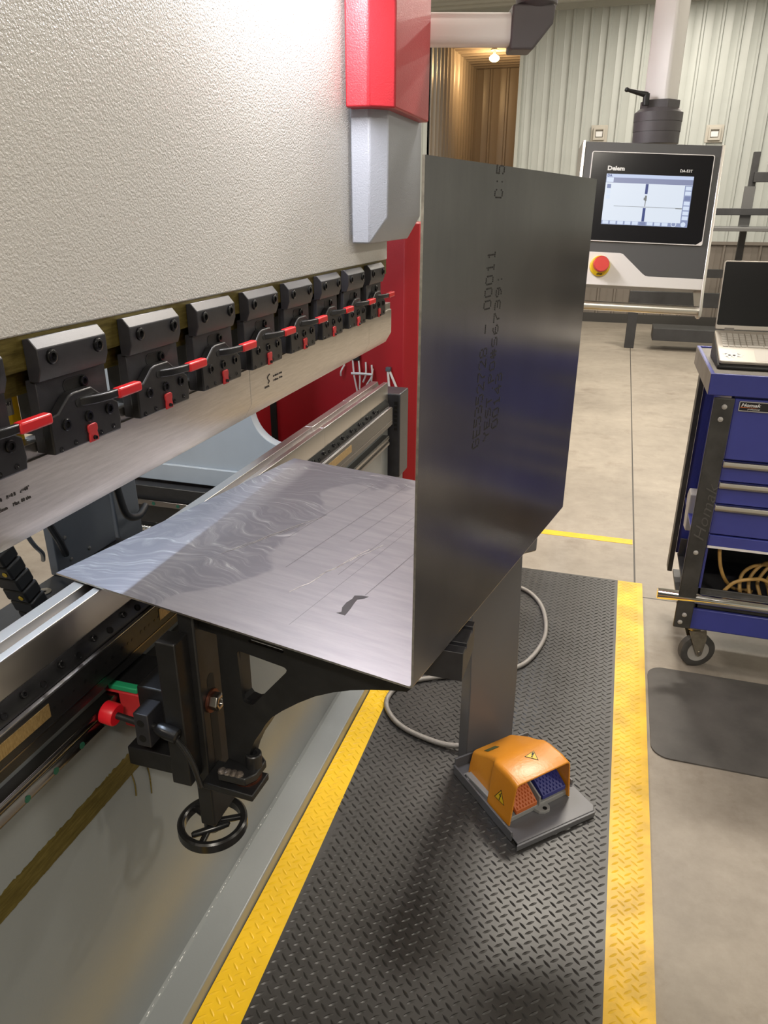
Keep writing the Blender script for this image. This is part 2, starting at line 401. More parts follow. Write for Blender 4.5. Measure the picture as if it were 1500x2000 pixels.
# ================================================================== ROOM
WY = 11.62; CZ = 4.02
struct('floor', MB().box(-8,6,-5,16,-.1,0), M['floor'])
struct('ceiling', MB().box(-8,6,-5,WY+.1,CZ,CZ+.1), M['ceil'])
def ribbed(mb, x0, x1, y, z0, z1, pitch=.2286, h=.028, out=-1):
    """standing-seam steel cladding: trapezoid ribs standing off a flat sheet, along x"""
    pts = []; x = x0
    while x < x1-.01:
        pts += [(x,y),(x+pitch*.36,y),(x+pitch*.42,y+out*h*.25),(x+pitch*.48,y),(x+pitch*.78,y),(x+pitch*.84,y+out*h),(x+pitch*.94,y+out*h)]
        x += pitch
    pts += [(x1,y),(x1,y-out*.05),(x0,y-out*.05)]
    # keep only points inside
    pts = [(min(a,x1),b) for a,b in pts]
    mb.prism(pts, 'z', z0, z1); return mb
struct('wall_back', ribbed(ribbed(ribbed(MB(), -1.615, 6, WY, 1.12, CZ), -8, -2.88, WY, 0, CZ), -2.88, -1.615, WY, 3.83, CZ), M['wall'])
struct('wall_wainscot', ribbed(MB(), -1.615, 6, WY-.004, 0, 1.12), M['walltan'])
struct('trim_1', MB().box(-1.60,6,WY-.05,WY-.002,1.10,1.14), M['walltan'])
struct('trim_2', MB().box(-8,6,WY-.07,WY-.002,CZ-.06,CZ), M['trim'])
struct('trim_3', MB().box(-1.63,-1.585,WY-.04,WY+.02,0,3.84), M['trim'])
struct('baseboard_back', MB().box(-1.6,6,WY-.045,WY-.03,0,.13), M['base'])
struct('wall_left', MB().box(-8.1,-8,-5,WY,0,CZ), M['wall'])
struct('wall_right', MB().box(6,6.1,-5,WY,0,CZ), M['wall'])
struct('wall_front', MB().box(-8,6,-5.1,-5,0,CZ), M['wall'])
# ribs of the main ceiling (run across the building)
mb = MB(); y = -4.9
while y < WY-.1:
    mb.prism([(y,CZ),(y+.02,CZ-.025),(y+.06,CZ-.025),(y+.08,CZ)], 'x', -8, 6); y += .2286
struct('trim_4', mb, M['ceil'])
# alcove behind the opening
AB = 15.0; AZ = 3.84; AX = -2.864
mb = MB(); y = WY
pts = []
while y < AB-.01:
    pts += [(AX,y),(AX,y+.11),(AX+.012,y+.125),(AX,y+.14),(AX+.028,y+.165),(AX+.028,y+.195)]; y += .2286
pts += [(AX,AB),(AX-.05,AB),(AX-.05,WY)]
mb.prism(pts, 'z', 0, AZ+.05)
struct('wall_alcove_left', mb, M['alcove'])
struct('wall_alcove_back', ribbed(MB(), AX, 0, AB, 0, AZ+.05, pitch=.3), M['alcove'])
struct('wall_alcove_right', MB().box(0,.05,WY+.1,AB,0,AZ+.05), M['alcove'])
mb = MB().box(AX-.05,0,WY+.06,AB+.05,AZ,AZ+.05); y = WY+.1
while y < AB-.1:
    mb.prism([(y,AZ),(y+.02,AZ-.022),(y+.06,AZ-.022),(y+.08,AZ)], 'x', AX, 0); y += .2286
struct('ceiling_alcove', mb, M['alcove'])

lamp = thing('ceiling_lamp', 'small warm glowing lamp on the ceiling of the alcove behind the machine', 'lamp', (-2.25,13.15,AZ-.02))
part('mounting_plate', MB().cyl((-2.25,13.15,AZ-.03),(-2.25,13.15,AZ-.02),.06), M['trim'], lamp)
part('lamp_stem', MB().cyl((-2.25,13.15,AZ-.10),(-2.25,13.15,AZ-.03),.02), M['trim'], lamp)
part('bulb', MB().lathe((-2.25,13.15,AZ-.19),(0,0,1),[(0,0),(.01,.045),(.035,.075),(.06,.08),(.085,.06),(.10,.03)],20), M['lampglass'], lamp)

def wall_box(x, z, label):
    t = thing('wall_box', label, 'wall box', (x,WY-.03,z), group='small boxes high on the ribbed back wall')
    part('back_plate', MB().box(x-.11,x+.11,WY-.035,WY-.022,z-.10,z+.11), M['box'], t, .004)
    part('cover_frame', MB().frame_prism([(x-.075,z-.075),(x+.075,z-.075),(x+.075,z+.08),(x-.075,z+.08)],[(x-.05,z-.045),(x+.05,z-.045),(x+.05,z+.05),(x-.05,z+.05)],'y',WY-.075,WY-.033), M['box'], t, .004)
    part('lens', MB().box(x-.045,x+.045,WY-.06,WY-.033,z-.035,z+.03), M['white'], t, .004)
wall_box(-.49, 2.49, 'small beige box on the back wall left of the control panel collar')
wall_box(.974, 2.46, 'small beige box on the back wall right of the control panel post')

# ================================================================== DIAMOND PLATE MAT
def lens(bm, cx, cy, ang, L, W, h, z, mi):
    ca, sa = math.cos(ang), math.sin(ang)
    def P(a, b, zz): return bm.verts.new((cx+a*ca-b*sa, cy+a*sa+b*ca, zz))
    o = [P(-L,0,z),P(-L*.5,-W*.8,z),P(0,-W,z),P(L*.5,-W*.8,z),P(L,0,z),P(L*.5,W*.8,z),P(0,W,z),P(-L*.5,W*.8,z)]
    t = [P(-L*.55,0,z+h),P(0,0,z+h*1.1),P(L*.55,0,z+h)]
    for vs in ((o[0],o[1],t[0]),(o[1],o[2],t[1],t[0]),(o[2],o[3],t[2],t[1]),(o[3],o[4],t[2]),(o[4],o[5],t[2]),(o[5],o[6],t[1],t[2]),(o[6],o[7],t[0],t[1]),(o[7],o[0],t[0])):
        f = bm.faces.new(vs); f.material_index = mi; f.smooth = False
MZ = .013
dm = thing('diamond_plate_mat', 'black rubber floor mat with raised diamond tread and yellow borders along the machine', 'floor mat', (-.2,1.5,0))
Y0, Y1 = -.6, 3.10
def xl(y): return -.562-.022*(y-.86)         # inner edge of the border beside the machine
def xr(y): return .143+.0035*(y-1.0)
def lenses(mb, fin, y0, y1, hh=.0022):
    j = 0; y = .52
    while y < y1-.012:
        for k in range(2):
            yy = y+k*.013; x = -.66+k*.0155
            while x < .27:
                if fin(x, yy): lens(mb.bm, x, yy, math.radians(-40 if k == 0 else 40), .0125, .0036, hh, MZ-.0001, 0)
                x += .031
        y += .026
mb = MB(); mb.prism([(xl(Y0),Y0),(xr(Y0),Y0),(xr(Y1),Y1),(xl(Y1),Y1)],'z',0,MZ)
lenses(mb, lambda x,y: xl(y)+.008 < x < xr(y)-.008, Y0, Y1)
part('tread_surface', mb, M['matblack'], dm)
mb = MB(); mb.prism([(-.657,Y0),(xl(Y0),Y0),(xl(Y1),Y1),(-.657,Y1)],'z',0,MZ)
lenses(mb, lambda x,y: -.65 < x < xl(y)-.006, Y0, Y1, .0014)
part('border', mb, M['yellowmat'], dm, label='bright yellow border tight against the machine base')
mb = MB()
A = [(xr(Y0),Y0),(.243,Y0),(.254,Y1),(xr(Y1),Y1)]
mb.prism(A,'z',0,MZ)
lenses(mb, lambda x,y: xr(y)+.006 < x < .236, Y0, Y1, .0011)
part('border', mb, M['yellowdirty'], dm, label='scuffed yellow border on the operator side')

# anti fatigue mat
def mat_loop(x0,x1,y0,y1,r,z): return [(a,b,z) for a,b in rrect(x0,x1,y0,y1,r,7)]
mb = MB(); loops = [mat_loop(.262,1.30,1.955,2.455,.055,0), mat_loop(.262,1.30,1.955,2.455,.055,.005), mat_loop(.312,1.25,2.005,2.405,.02,.018)]
L = [[mb.bm.verts.new(p) for p in lp] for lp in loops]
for A, B in zip(L, L[1:]):
    for i in range(len(A)): mb.bm.faces.new((A[i],A[(i+1)%len(A)],B[(i+1)%len(A)],B[i]))
mb.bm.faces.new(L[-1]); mb.bm.faces.new(L[0])
single('anti_fatigue_mat', mb, M['graymat'], 'charcoal rubber mat with rounded corners on the concrete below the blue cart', 'floor mat', (.78,2.2,0))
single('floor_tape', MB().box(-1.4,.217,3.545,3.605,0,.0012), M['tape'], 'strip of yellow tape stuck on the concrete beyond the far end of the black mat', 'tape', (-.6,3.57,0))

# ================================================================== PRESS BRAKE FRAME
XB = -.737
pb = thing('press_brake', 'gray painted lower frame of the press brake with red end cover', 'machine', (-.9,1.2,0))
part('bed_plate', MB().box(-.81,XB,-.6,2.46,.0,.835), M['bed'], pb, .002)
part('base_flange', MB().box(XB-.001,-.66,-.6,2.46,0,.05), M['bed'], pb, .003)
mb = MB(); rr = random.Random(3)
pts = [(XB,.050),(XB+.006,.050),(XB,.058)]
mb.prism(pts, 'y', -.6, 2.45)
part('weld_seam', mb, M['bed'], pb)
mb = MB(); y = .75
while y < 1.55:
    mb.lathe((XB+.002+rr.uniform(-.002,.003), y, .054), (0,1,0), [(0,0),(.002,rr.uniform(.0006,.0016)),(.004+rr.uniform(0,.006),0)], 6); y += rr.uniform(.004,.018)*(1 if y < 1.2 else 1.6)
part('paint_chips', mb, M['white'], pb, label='chipped white paint specks along the weld').__setitem__('kind','stuff')
# machined oily strip with ragged paint edges
mb = MB(); up = []; lo = []; y = -.6
while y < 2.4:
    up.append((y, .651+.0015*math.sin(9*y)+rr.uniform(-.0022,.0016))); lo.append((y, .606+rr.uniform(-.0008,.0008))); y += rr.uniform(.002,.008)
mb.prism(lo+up[::-1], 'x', XB-.001, XB+.0012)
part('machined_strip', mb, M['olive'], pb, label='oily olive brown bare metal strip')
mb = MB()
for y0, dz in ((.862,.052),(.905,.085)):
    mb.tube(spline([(XB+.001,y0,.606),(XB+.0012,y0+.004,.606-dz*.5),(XB+.001,y0+.003,.606-dz)],5), .0012, 6)
part('oil_run', mb, M['olive'], pb)
# linear guide rail
mb = MB(); mb.prism([(XB-.001,.772),(-.713,.772),(-.713,.781),(-.717,.788),(-.713,.795),(-.713,.802),(-.716,.806),(XB-.001,.806)],'y',-.6,2.40)
rail = part('guide_rail', mb, M['rail'], pb, .0008)
for k in range(26):
    y = .503+.0585*k
    if y > 2.35 or .83 < y < .95: continue
    part('rail_plug', MB().cyl((-.7135,y,.7775),(-.7125,y,.7775),.0055,16), M['plug'], rail)
# upper bed, rear table and end cover
part('bed_top', MB().box(-.812,-.742,-.6,2.45,.835,.8355), M['bed'], pb)
ec = part('end_cover', MB().prism([(-.86,2.487),(-.70,2.487),(-.70,2.60),(-.86,2.60)],'z',.62,.935), M['charcoal'], pb, .004, label='dark gray end box of the bed')
part('vent_slots', (lambda m: [m.box(-.722,-.710,2.4855,2.4875,.80+.016*k,.811+.016*k) for k in range(7)] and m)(MB()), M['hole'], ec)
part('end_cover_base', MB().box(-.86,-.715,2.50,2.59,.0,.62), M['rear'], pb, .003)
part('side_cover', MB().prism([(-2.3,2.80),(-.775,2.80),(-.728,2.84),(-.728,3.06),(-2.3,3.06)],'z',0,1.50), M['redflat'], pb, .006, label='dark red sheet metal end cover')
mb = MB().box(-1.362,-1.335,2.79,2.80,.05,1.5); 
part('cover_seam', mb, M['hole'], pb)
# C-frame plate with throat
thr = arc(-1.074,.888,.13,270,180,14)
outl = [(-1.9,.0+.58),(-.83,.58),(-.83,.758)] + thr + [(-1.204,2.1),(-1.9,2.1)]
part('throat_frame', MB().prism(outl,'y',2.30,2.345), M['frame'], pb, .002, label='pale gray side frame with rounded throat cutout')
part('frame_stiffener', MB().box(-1.9,-.83,2.285,2.30,.58,.648), M['frame'], pb, .003)
part('frame_foot', MB().box(-1.9,-.83,2.40,2.44,0,.575), M['rear'], pb)
part('rear_table', MB().box(-1.19,-.812,-.6,1.47,.735,.75), M['black'], pb, .002)
part('table_washer', MB().lathe((-1.154,1.166,.7505),(0,0,1),[(0,.017),(.002,.017),(.002,.007),(.0,.006)],20), M['bolt'], pb)
part('table_leg', MB().box(-1.1,-.83,1.30,1.45,0,.735), M['rear'], pb)

# back gauge seen behind the dies
bg = thing('back_gauge', 'gray back gauge with dark beam, linear rail and ball screw behind the dies', 'machine part', (-1.2,1.4,.75))
mbt = MB().box(-1.195,-1.17,1.24,1.455,.75,1.06)
twr = part('tower_plate', mbt, M['rear'], bg, .003)
for (y,z) in ((1.275,.835),(1.285,.775),(1.35,.775)):
    part('plate_screw', MB().lathe((-1.17,y,z),(1,0,0),[(0,.005),(.002,.005),(.003,.003),(.003,0)],12), M['bolt'], twr)
part('sensor', MB().lathe((-1.17,1.375,.96),(1,0,0),[(0,.012),(.012,.012),(.016,.008),(.016,0)],16), M['cablek'], bg)
part('slide_bracket', MB().prism([(1.50,.60),(1.60,.60),(1.585,1.05),(1.48,1.05)],'x',-1.23,-1.19), M['rear'], bg, .004)
part('cross_beam', MB().box(-1.95,-.86,2.235,2.283,.42,.572), M['black'], bg, .003)
brl = part('cross_rail', MB().box(-1.9,-.9,2.215,2.235,.500,.522), M['rail'], bg, .002)
for k in range(7): part('rail_plug', MB().cyl((-1.80+.105*k,2.2155,.511),(-1.80+.105*k,2.2140,.511),.007,12), M['plug'], brl)
part('rail_block', MB().box(-1.86,-1.775,2.19,2.24,.48,.545), M['green'], bg, .004)
part('rail_wiper', MB().box(-1.775,-1.745,2.185,2.24,.478,.548), M['redlatch'], bg, .004)
part('lower_panel', MB().box(-1.95,-.86,2.27,2.285,.20,.42), M['rear'], bg)
mb = MB().cyl((-1.85,2.24,.392),(-1.0,2.24,.392),.012)
for k in range(70): mb.torus((-1.85+.0122*k,2.24,.392),(1,.12,0),.0125,.0032,14,6)
part('ball_screw', mb, M['screw_silver'], bg)
part('gauge_cable', MB().tube(spline([(-1.19,1.44,1.06),(-1.165,1.465,.98),(-1.16,1.475,.88),(-1.155,1.49,.81),(-1.15,1.53,.79),(-1.16,1.58,.80)],8),.010,10), M['cablek'], bg)
part('sensor_cable', MB().tube(spline([(-1.155,1.375,.96),(-1.15,1.41,.95),(-1.15,1.46,.955)],6),.003,8), M['cablek'], bg)
part('hose', MB().tube(spline([(-1.15,1.145,.935),(-1.15,1.147,.92),(-1.15,1.150,.895),(-1.15,1.163,.867),(-1.16,1.19,.835),(-1.19,1.22,.80)],8),.005,8), M['rear'], bg)
part('hose', MB().tube(spline([(-1.155,1.20,.95),(-1.15,1.205,.92),(-1.148,1.222,.875),(-1.148,1.235,.845),(-1.16,1.26,.80)],8),.008,8), M['cablek'], bg)

# cable chain
cc = thing('cable_chain', 'black plastic cable drag chain with yellow dots behind the dies at left', 'cable chain', (-1.0,.95,.75))
P0, P1 = V((-1.06,.95,1.02)), V((-1.03,1.035,.757))
nl = 9
for k in range(nl):
    c = P0.lerp(P1,(k+.5)/nl); tt = (P1-P0).normalized()
    m4 = basis(c, (.92,.0,.0), tt)
    mb = MB().box(-.026,.026,-.017,.013,-.02,.02); bmesh.ops.transform(mb.bm, matrix=m4, verts=mb.bm.verts)
    lk = part('chain_link', mb, M['cablek'], cc, .004)
    if k % 2 == 1:
        mb = MB().lathe((.012,0,-.0205),(0,0,-1),[(0,.0055),(.001,.005),(.001,0)],12); bmesh.ops.transform(mb.bm, matrix=m4, verts=mb.bm.verts)
        part('link_dot', mb, M['warn'], lk)

# wires on the red cover
wb = thing('wire_bundle', 'bundle of thin pale cable ties and wires hanging on the red end cover', 'wires', (-.95,2.79,.95))
for k,(x0,z0,x1,z1,x2,z2) in enumerate([(-.985,.99,-.975,.93,-.965,.86),(-.96,.985,-.95,.93,-.955,.87),(-.93,.98,-.925,.935,-.94,.90),(-.905,.97,-.90,.93,-.925,.89),(-.90,.955,-.90,.925,-.905,.90),(-1.02,.965,-1.03,.94,-1.035,.92)]):
    part('wire', MB().tube(spline([(x0,2.79,z0),(x1,2.775,z1),(x2,2.785,z2)],6),.0035,6), M['wire'], wb)
part('tie_band', MB().tube([(-.985,2.772,.935),(-.94,2.77,.937),(-.895,2.772,.936)],.005,6), M['wire'], wb)
part('clip', MB().box(-.985,-.955,2.78,2.80,.985,1.01), M['cablek'], wb, .003)
wt = thing('cable_tie', 'pair of white plastic ties forming an upside-down V on the red end cover', 'cable tie', (-.82,2.79,.93))
part('tie_tail', MB().tube([(-.838,2.79,.955),(-.828,2.785,.87)],.005,6), M['wire'], wt)
part('tie_tail', MB().tube([(-.832,2.79,.955),(-.792,2.785,.87)],.005,6), M['wire'], wt)
part('tie_head', MB().box(-.845,-.825,2.78,2.80,.95,.966), M['rear'], wt, .002)

# ================================================================== DIE HOLDER + DIES
dh = thing('die_holder', 'black crowning die holder rail bolted along the top of the bed', 'tool holder', (-.766,1.2,.835))
hold = MB().prism([(-.812,.8355),(-.714,.8355),(-.714,.8995),(-.722,.9005),(-.812,.9005)],'y',-.5,2.44)
part('holder_body', hold, M['black2'], dh, .001)
bar = part('clamp_bar', MB().prism([(-.7354,.9295),(-.7354,.9018),(-.7225,.9015),(-.7235,.910)],'y',-.5,2.43), M['black2'], dh, .0008)
part('ledge_strip', MB().box(-.7215,-.7145,-.5,2.43,.9,.9016), M['ledge'], dh)
nb = (V((.85,0,.52))).normalized()
for k in range(24):
    y = .665+.0765*k-.0765*2
    if y > 2.38: break
    c = V((-.7286,y,.9195))
    mb = MB(); socket_screw(mb,None,c,nb,.0052); b_ = part('clamp_screw', mb, M['screw'], bar)
    part('bar_hole', MB().lathe(V((-.7262,y+.036,.9135)),nb,[(0,.0058),(.0022,.0058),(.0022,.0045),(.0009,.004),(.0009,0)],14), M['screw'], bar)
segs = [(.35,.69),(.97,1.30),(1.55,2.0)]
for a,b in segs:
    part('brass_scale', MB().box(-.7145,-.7128,a,b,.868,.890), M['brass'], dh)
mb = MB(); y = .70
while y < 1.6:
    mb.cyl((-.7142,y,.876),(-.7135,y,.876),.0022 if rr.random()<.6 else .0035,8); y += rr.choice([.012,.016,.026])
part('scale_marks', mb, M['screw'], dh).__setitem__('kind','stuff')
part('lower_groove', MB().box(-.7145,-.7132,-.5,2.43,.852,.8545), M['rail'], dh)

dz0, dz1 = .9015, .983
prof = [(-.797,dz0),(-.736,dz0),(-.736,dz1-.003),(-.7375,dz1),(-.7515,dz1),(-.758,dz1-.022),(-.7665,dz1-.022),(-.773,dz1),(-.7955,dz1),(-.797,dz1-.0015)]
for i,(a,b,lab) in enumerate([(-.45,.28,'nearest'),(.2805,1.06,'second'),(1.0605,1.842,'third'),(1.8425,2.155,'fourth'),(2.1555,2.452,'farthest')]):
    single('die', MB().prism(prof,'y',a,b), M['die'], ['ground steel V die segment at the near left end of the die row','ground steel V die segment running under the near left corner of the bent sheet','ground steel V die segment under the middle of the sheet edge','ground steel V die segment just past the far edge of the bent sheet','ground steel V die segment ending beside the dark end box'][i], 'die', (-.766,(a+b)/2,dz0), .0006, group='die segments in the holder')

# ================================================================== RAM
ram = thing('press_ram', 'cream textured upper ram of the press brake with red and gray cylinder covers', 'machine', (-.82,1.2,1.39))
XR = -.7355
part('ram_plate', MB().box(-.82,XR,-.6,2.434,1.394,2.5), M['cream'], ram, .003)
mb = MB(); up = []; lo = []; y = -.6
while y < 2.42:
    lo.append((y, 1.349+rr.uniform(-.0008,.0008))); y += .03
mb.prism([(-.62,1.396)]+lo+[(2.43,1.349),(2.43,1.396)],'x',-.815,-.7375)
part('machined_strip', mb, M['olive'], ram, label='oily olive brown machined edge under the cream plate')
part('strip_lower', MB().box(-.81,-.755,-.6,2.41,1.315,1.349), M['olive'], ram)
# covers
gp = [(-.770,2.19),(-.716,2.19),(-.673,2.232),(-.673,2.612),(-.770,2.612)]
def chamfer_prism(plan, z0, z1, cut):
    """vertical prism whose outer lower edge is cut back: cut(x) -> bottom z"""
    mb = MB(); A = [mb.bm.verts.new((x,y,cut(x))) for x,y in plan]; B = [mb.bm.verts.new((x,y,z1)) for x,y in plan]
    n = len(plan)
    for i in range(n): mb.bm.faces.new((A[i],A[(i+1)%n],B[(i+1)%n],B[i]))
    mb.bm.faces.new(B)
    bmesh.ops.triangulate(mb.bm, faces=[mb.bm.faces.new(A)])
    return mb
gx0,gx1,gx2 = -.727,-.675,-.6345
mb = MB()
za,zb_,zt_ = 1.4576,1.5255,1.815
P_ = {}
def gv(n,x,y,z): P_[n] = mb.bm.verts.new((x,y,z))
gv('a',gx0,2.065,za); gv('b',gx1,2.065,za); gv('c',gx2,2.105,zb_); gv('d',gx2,2.463,zb_); gv('e',gx1,2.463,za); gv('f',gx0,2.463,za)
gv('A',gx0,2.065,zt_); gv('B',gx1,2.065,zt_); gv('C',gx2,2.105,zt_); gv('D',gx2,2.463,zt_); gv('E',gx1,2.463,zt_); gv('F',gx0,2.463,zt_)
for q in ('abBA','bcCB','cdDC','deED','efFE','faAF','abef','bcde','ABCDEF'): mb.bm.faces.new([P_[k] for k in q])
part('lower_cylinder_cover', mb, M['graybox'], ram, .004, label='blue gray lower cylinder cover with slanted bottom edge')
part('upper_cylinder_cover', MB().prism([(-.726,2.024),(-.663,2.024),(-.6055,2.071),(-.6055,2.431),(-.726,2.431)],'z',1.7886,2.45), M['red'], ram, .005, label='bright red upper cylinder cover')
part('cover_bracket', MB().box(-.736,-.726,2.09,2.43,1.48,2.4), M['rear'], ram)

# ================================================================== PUNCHES
pprof = [(-.783,1.226),(-.745,1.226),(-.745,1.147),(-.7655,1.112),(-.7675,1.112),(-.783,1.146)]
def punch(a, b, label, txt=None):
    t = thing('punch', label, 'punch', (-.766,(a+b)/2,1.112), group='punch segments clamped under the ram')
    part('blade', MB().prism(pprof,'y',a,b), M['punch'], t, .0006)
    part('tang', MB().prism([(-.779,1.226),(-.7495,1.226),(-.7495,1.248),(-.779,1.248)],'y',a,b), M['nut'], t, .0008)
    if txt: txt(t)
def marks1(t):
    X = -.7448
    mb = text_mb('H=105×30    R=0.8    ∠=60°', .0075, basis((X,.764,1.190),(0,1,0),(0,0,1)), sx=.92, align='RIGHT')
    text_mb('L=835mm     Max. 80 t/m', .0075, basis((X,.7635,1.1765),(0,1,0),(0,0,1)), mb, sx=.92, align='RIGHT')
    part('engraved_text', mb, M['inklight'], t)
def marks2(t):
    X = -.7448
    mb = text_mb('H=105×30  R=0.8', .0065, basis((X,1.552,1.1845),(0,1,0),(0,0,1)))
    text_mb('L=835mm   80 t/m', .0065, basis((X,1.552,1.1745),(0,1,0),(0,0,1)), mb)
    mb.tube(spline([(X,1.534,1.195),(X,1.524,1.191),(X,1.523,1.185),(X,1.530,1.180),(X,1.523,1.175)],6),.0012,6)
    text_mb('ESTOOL', .0065, basis((X,1.505,1.167),(0,1,0),(0,0,1)), mb, bold=.0001)
    part('engraved_text', mb, M['inklight'], t)
punch(-.235,.598,'ground steel punch segment at the near left end, mostly out of frame')
punch(.5995,1.434,'long ground steel punch segment in front with engraved size and load text', marks1)
punch(1.435,2.27,'long ground steel punch segment with small engraved emblem and text, mid row', marks2)
punch(2.271,2.52,'short ground steel punch segment at the far end by the red cover')

# ================================================================== PUNCH CLAMPS
def make_clamp(label):
    y0 = 0.0
    t = thing('punch_clamp', label, 'clamp', (-.75,0,1.23), group='quick punch clamps along the ram')
    XF = -.715
    part('top_block', MB().prism([(-.7372,1.389),(-.727,1.391),(-.715,1.377),(-.715,1.350),(-.7215,1.333),(-.7372,1.333)],'y',.000,.142), M['charcoal'], t, .0012)
    body = part('body_plate', MB().box(-.748,-.731,.004,.150,1.232,1.3335), M['charcoal'], t, .0012)
    part('rear_block', MB().box(-.79,-.7485,.03,.122,1.249,1.314), M['black'], t)
    # slot with screw in the body
    sl = [(b,a) for a,b in []]
    def stadium(ya,yb,z,r): return arc(yb,z,r,-90,90,8)+arc(ya,z,r,90,270,8)
    part('slot', MB().frame_prism(stadium(.064,.098,1.3155,.0098),stadium(.064,.098,1.3155,.0082),'x',-.7312,-.7302), M['jaw'], body)
    part('slot_recess', MB().prism(stadium(.064,.098,1.3155,.0082),'x',-.7312,-.7306), M['hole'], body)
    mb = MB(); socket_screw(mb,None,(-.7308,.097,1.3155),(1,0,0),.0078); part('screw', mb, M['screw'], body)
    jp = [(.000,1.232),(.000,1.284),(.019,1.287),(.044,1.306),(.055,1.309),(.094,1.309),(.110,1.297),(.150,1.274),(.152,1.247),(.149,1.230)]
    jaw = part('jaw', MB().prism(jp,'x',-.7305,XF), M['jaw'], t, .0025, 3)
    for y in (.031,.079,.126):
        mb = MB(); socket_screw(mb,None,(XF-.0015,y,1.2685),(1,0,0),.0085); part('screw', mb, M['screw'], jaw)
    for y,z in ((.014,1.237),(.044,1.239),(.101,1.238),(.131,1.240)):
        part('set_screw', MB().lathe((XF-.0004,y,z),(1,0,0),[(0,.0042),(.0012,.004),(.0012,.0025),(.0003,.002),(.0003,0)],12), M['screw'], jaw)
    for y in (.024,.121):
        mb = MB(); socket_screw(mb,None,(XF-.0008,y,1.3645),(1,0,0),.0095); part('screw', mb, M['screw'], t)
    # latch
    lt = [(.0710,1.2305),(.0718,1.2405),(.0726,1.244),(.0708,1.2475),(.0708,1.254),(.0732,1.257),(.0885,1.257),(.0912,1.254),(.0912,1.2475),(.0892,1.244),(.0902,1.2405),(.0912,1.2305)]
    la = part('latch', MB().prism(lt,'x',XF,XF+.0035), M['redlatch'], t, .001)
    mb = MB(); socket_screw(mb,None,(XF+.0028,.081,1.2365),(1,0,0),.003); part('latch_screw', mb, M['screw'], la)
    # lever
    slot = stadium(.062,.10,1.2925,.0065)
    part('lever_slot', MB().prism(slot,'x',XF,XF+.0008), M['hole'], jaw)
    lev = MB()
    path = [(.060,XF-.004),(.072,XF+.006),(.090,XF+.014),(.110,XF+.0185),(.136,XF+.019)]
    low = [(.136,XF+.010),(.112,XF+.0095),(.092,XF+.004),(.078,XF-.004)]
    lev.prism([(x,y) for y,x in path+low],'z',1.2862,1.2985)
    lo_ = part('lever', lev, M['jaw'], t, .002, 2)
    part('grip', MB().prism(rrect(.128,.186,1.284,1.2995,.004,3),'x',XF+.0075,XF+.0215), M['redgrip'], lo_, .003, 3)
    return t
first = make_clamp('punch clamp with red lever nearest the camera, cut off by the left edge of the photo')
names = ['punch clamp with red lever nearest the camera, cut off by the left photo edge',
 'largest fully seen punch clamp, between the cut-off clamp and the third clamp from the left',
 'punch clamp with red lever, third from the left edge of the photo',
 'punch clamp with red lever, fourth from the left edge of the photo',
 'punch clamp in the middle of the row, fifth from the left photo edge',
 'punch clamp just beyond the middle, fourth from the far right end of the row',
 'punch clamp with red lever, third from the far right end of the row',
 'punch clamp with red lever, second from the far right end of the row',
 'farthest punch clamp at the right end, its red lever sticking out past the ram']
for k in range(9):
    c = first if k == 0 else copy_tree(first)
    c.location = (-.75, .790+.2013*(k-1), 1.23); c['label'] = names[k]
# yellow label between the first clamps
lb = thing('label_plate', 'small yellow tag with gray sticker behind the red lever between the two nearest clamps', 'label', (-.775,.735,1.25))
part('yellow_plate', MB().box(-.777,-.774,.775,.803,1.235,1.325), M['warn'], lb)
part('sticker', MB().box(-.7738,-.7734,.772,.792,1.286,1.322), M['alugray'], lb)
part('sticker_print', text_mb('4587', .008, basis((-.7732,.774,1.300),(0,1,0),(0,0,1)), text_mb('BEY', .008, basis((-.7732,.774,1.311),(0,1,0),(0,0,1)))), M['ink'], lb)

# ================================================================== BENT SHEET
ang = math.radians(11.2)
SZ = .985
ex = V((math.cos(ang),-math.sin(ang),0)); ey = V((math.sin(ang),math.cos(ang),0))
corner = V((-.190,.752,SZ))
SM = basis(corner, ex, ey)                      # local: x along near edge (bend line at 0), y along the bend line, z up
SL, SW, SH, ST = .660, .690, .612, .003
sh = thing('bent_sheet', 'large bare steel sheet bent into an L, lying flat with one side standing up', 'sheet metal', M4=SM)
R_ = .006
prof = [(-SL,0),(-R_,0)] + [(-R_+R_*math.sin(a), R_-R_*math.cos(a)) for a in [pi/2*k/6 for k in range(1,7)]] + [(0,SH)]
inner = [(-ST,SH)] + [(-R_+(R_-ST)*math.sin(a), R_-(R_-ST)*math.cos(a)) for a in [pi/2*k/6 for k in range(6,0,-1)]] + [(-R_,ST),(-SL,ST)]
outline = prof+inner
mb = MB(); mb.prism(outline,'y',0,SW)
for fa in mb.bm.faces:
    c = fa.calc_center_median(); fa.normal_update()
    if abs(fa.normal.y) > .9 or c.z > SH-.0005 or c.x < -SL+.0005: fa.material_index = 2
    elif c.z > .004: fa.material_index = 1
body = part('sheet_body', mb, [M['sheet'],M['flange'],M['edge']], sh, local=True)
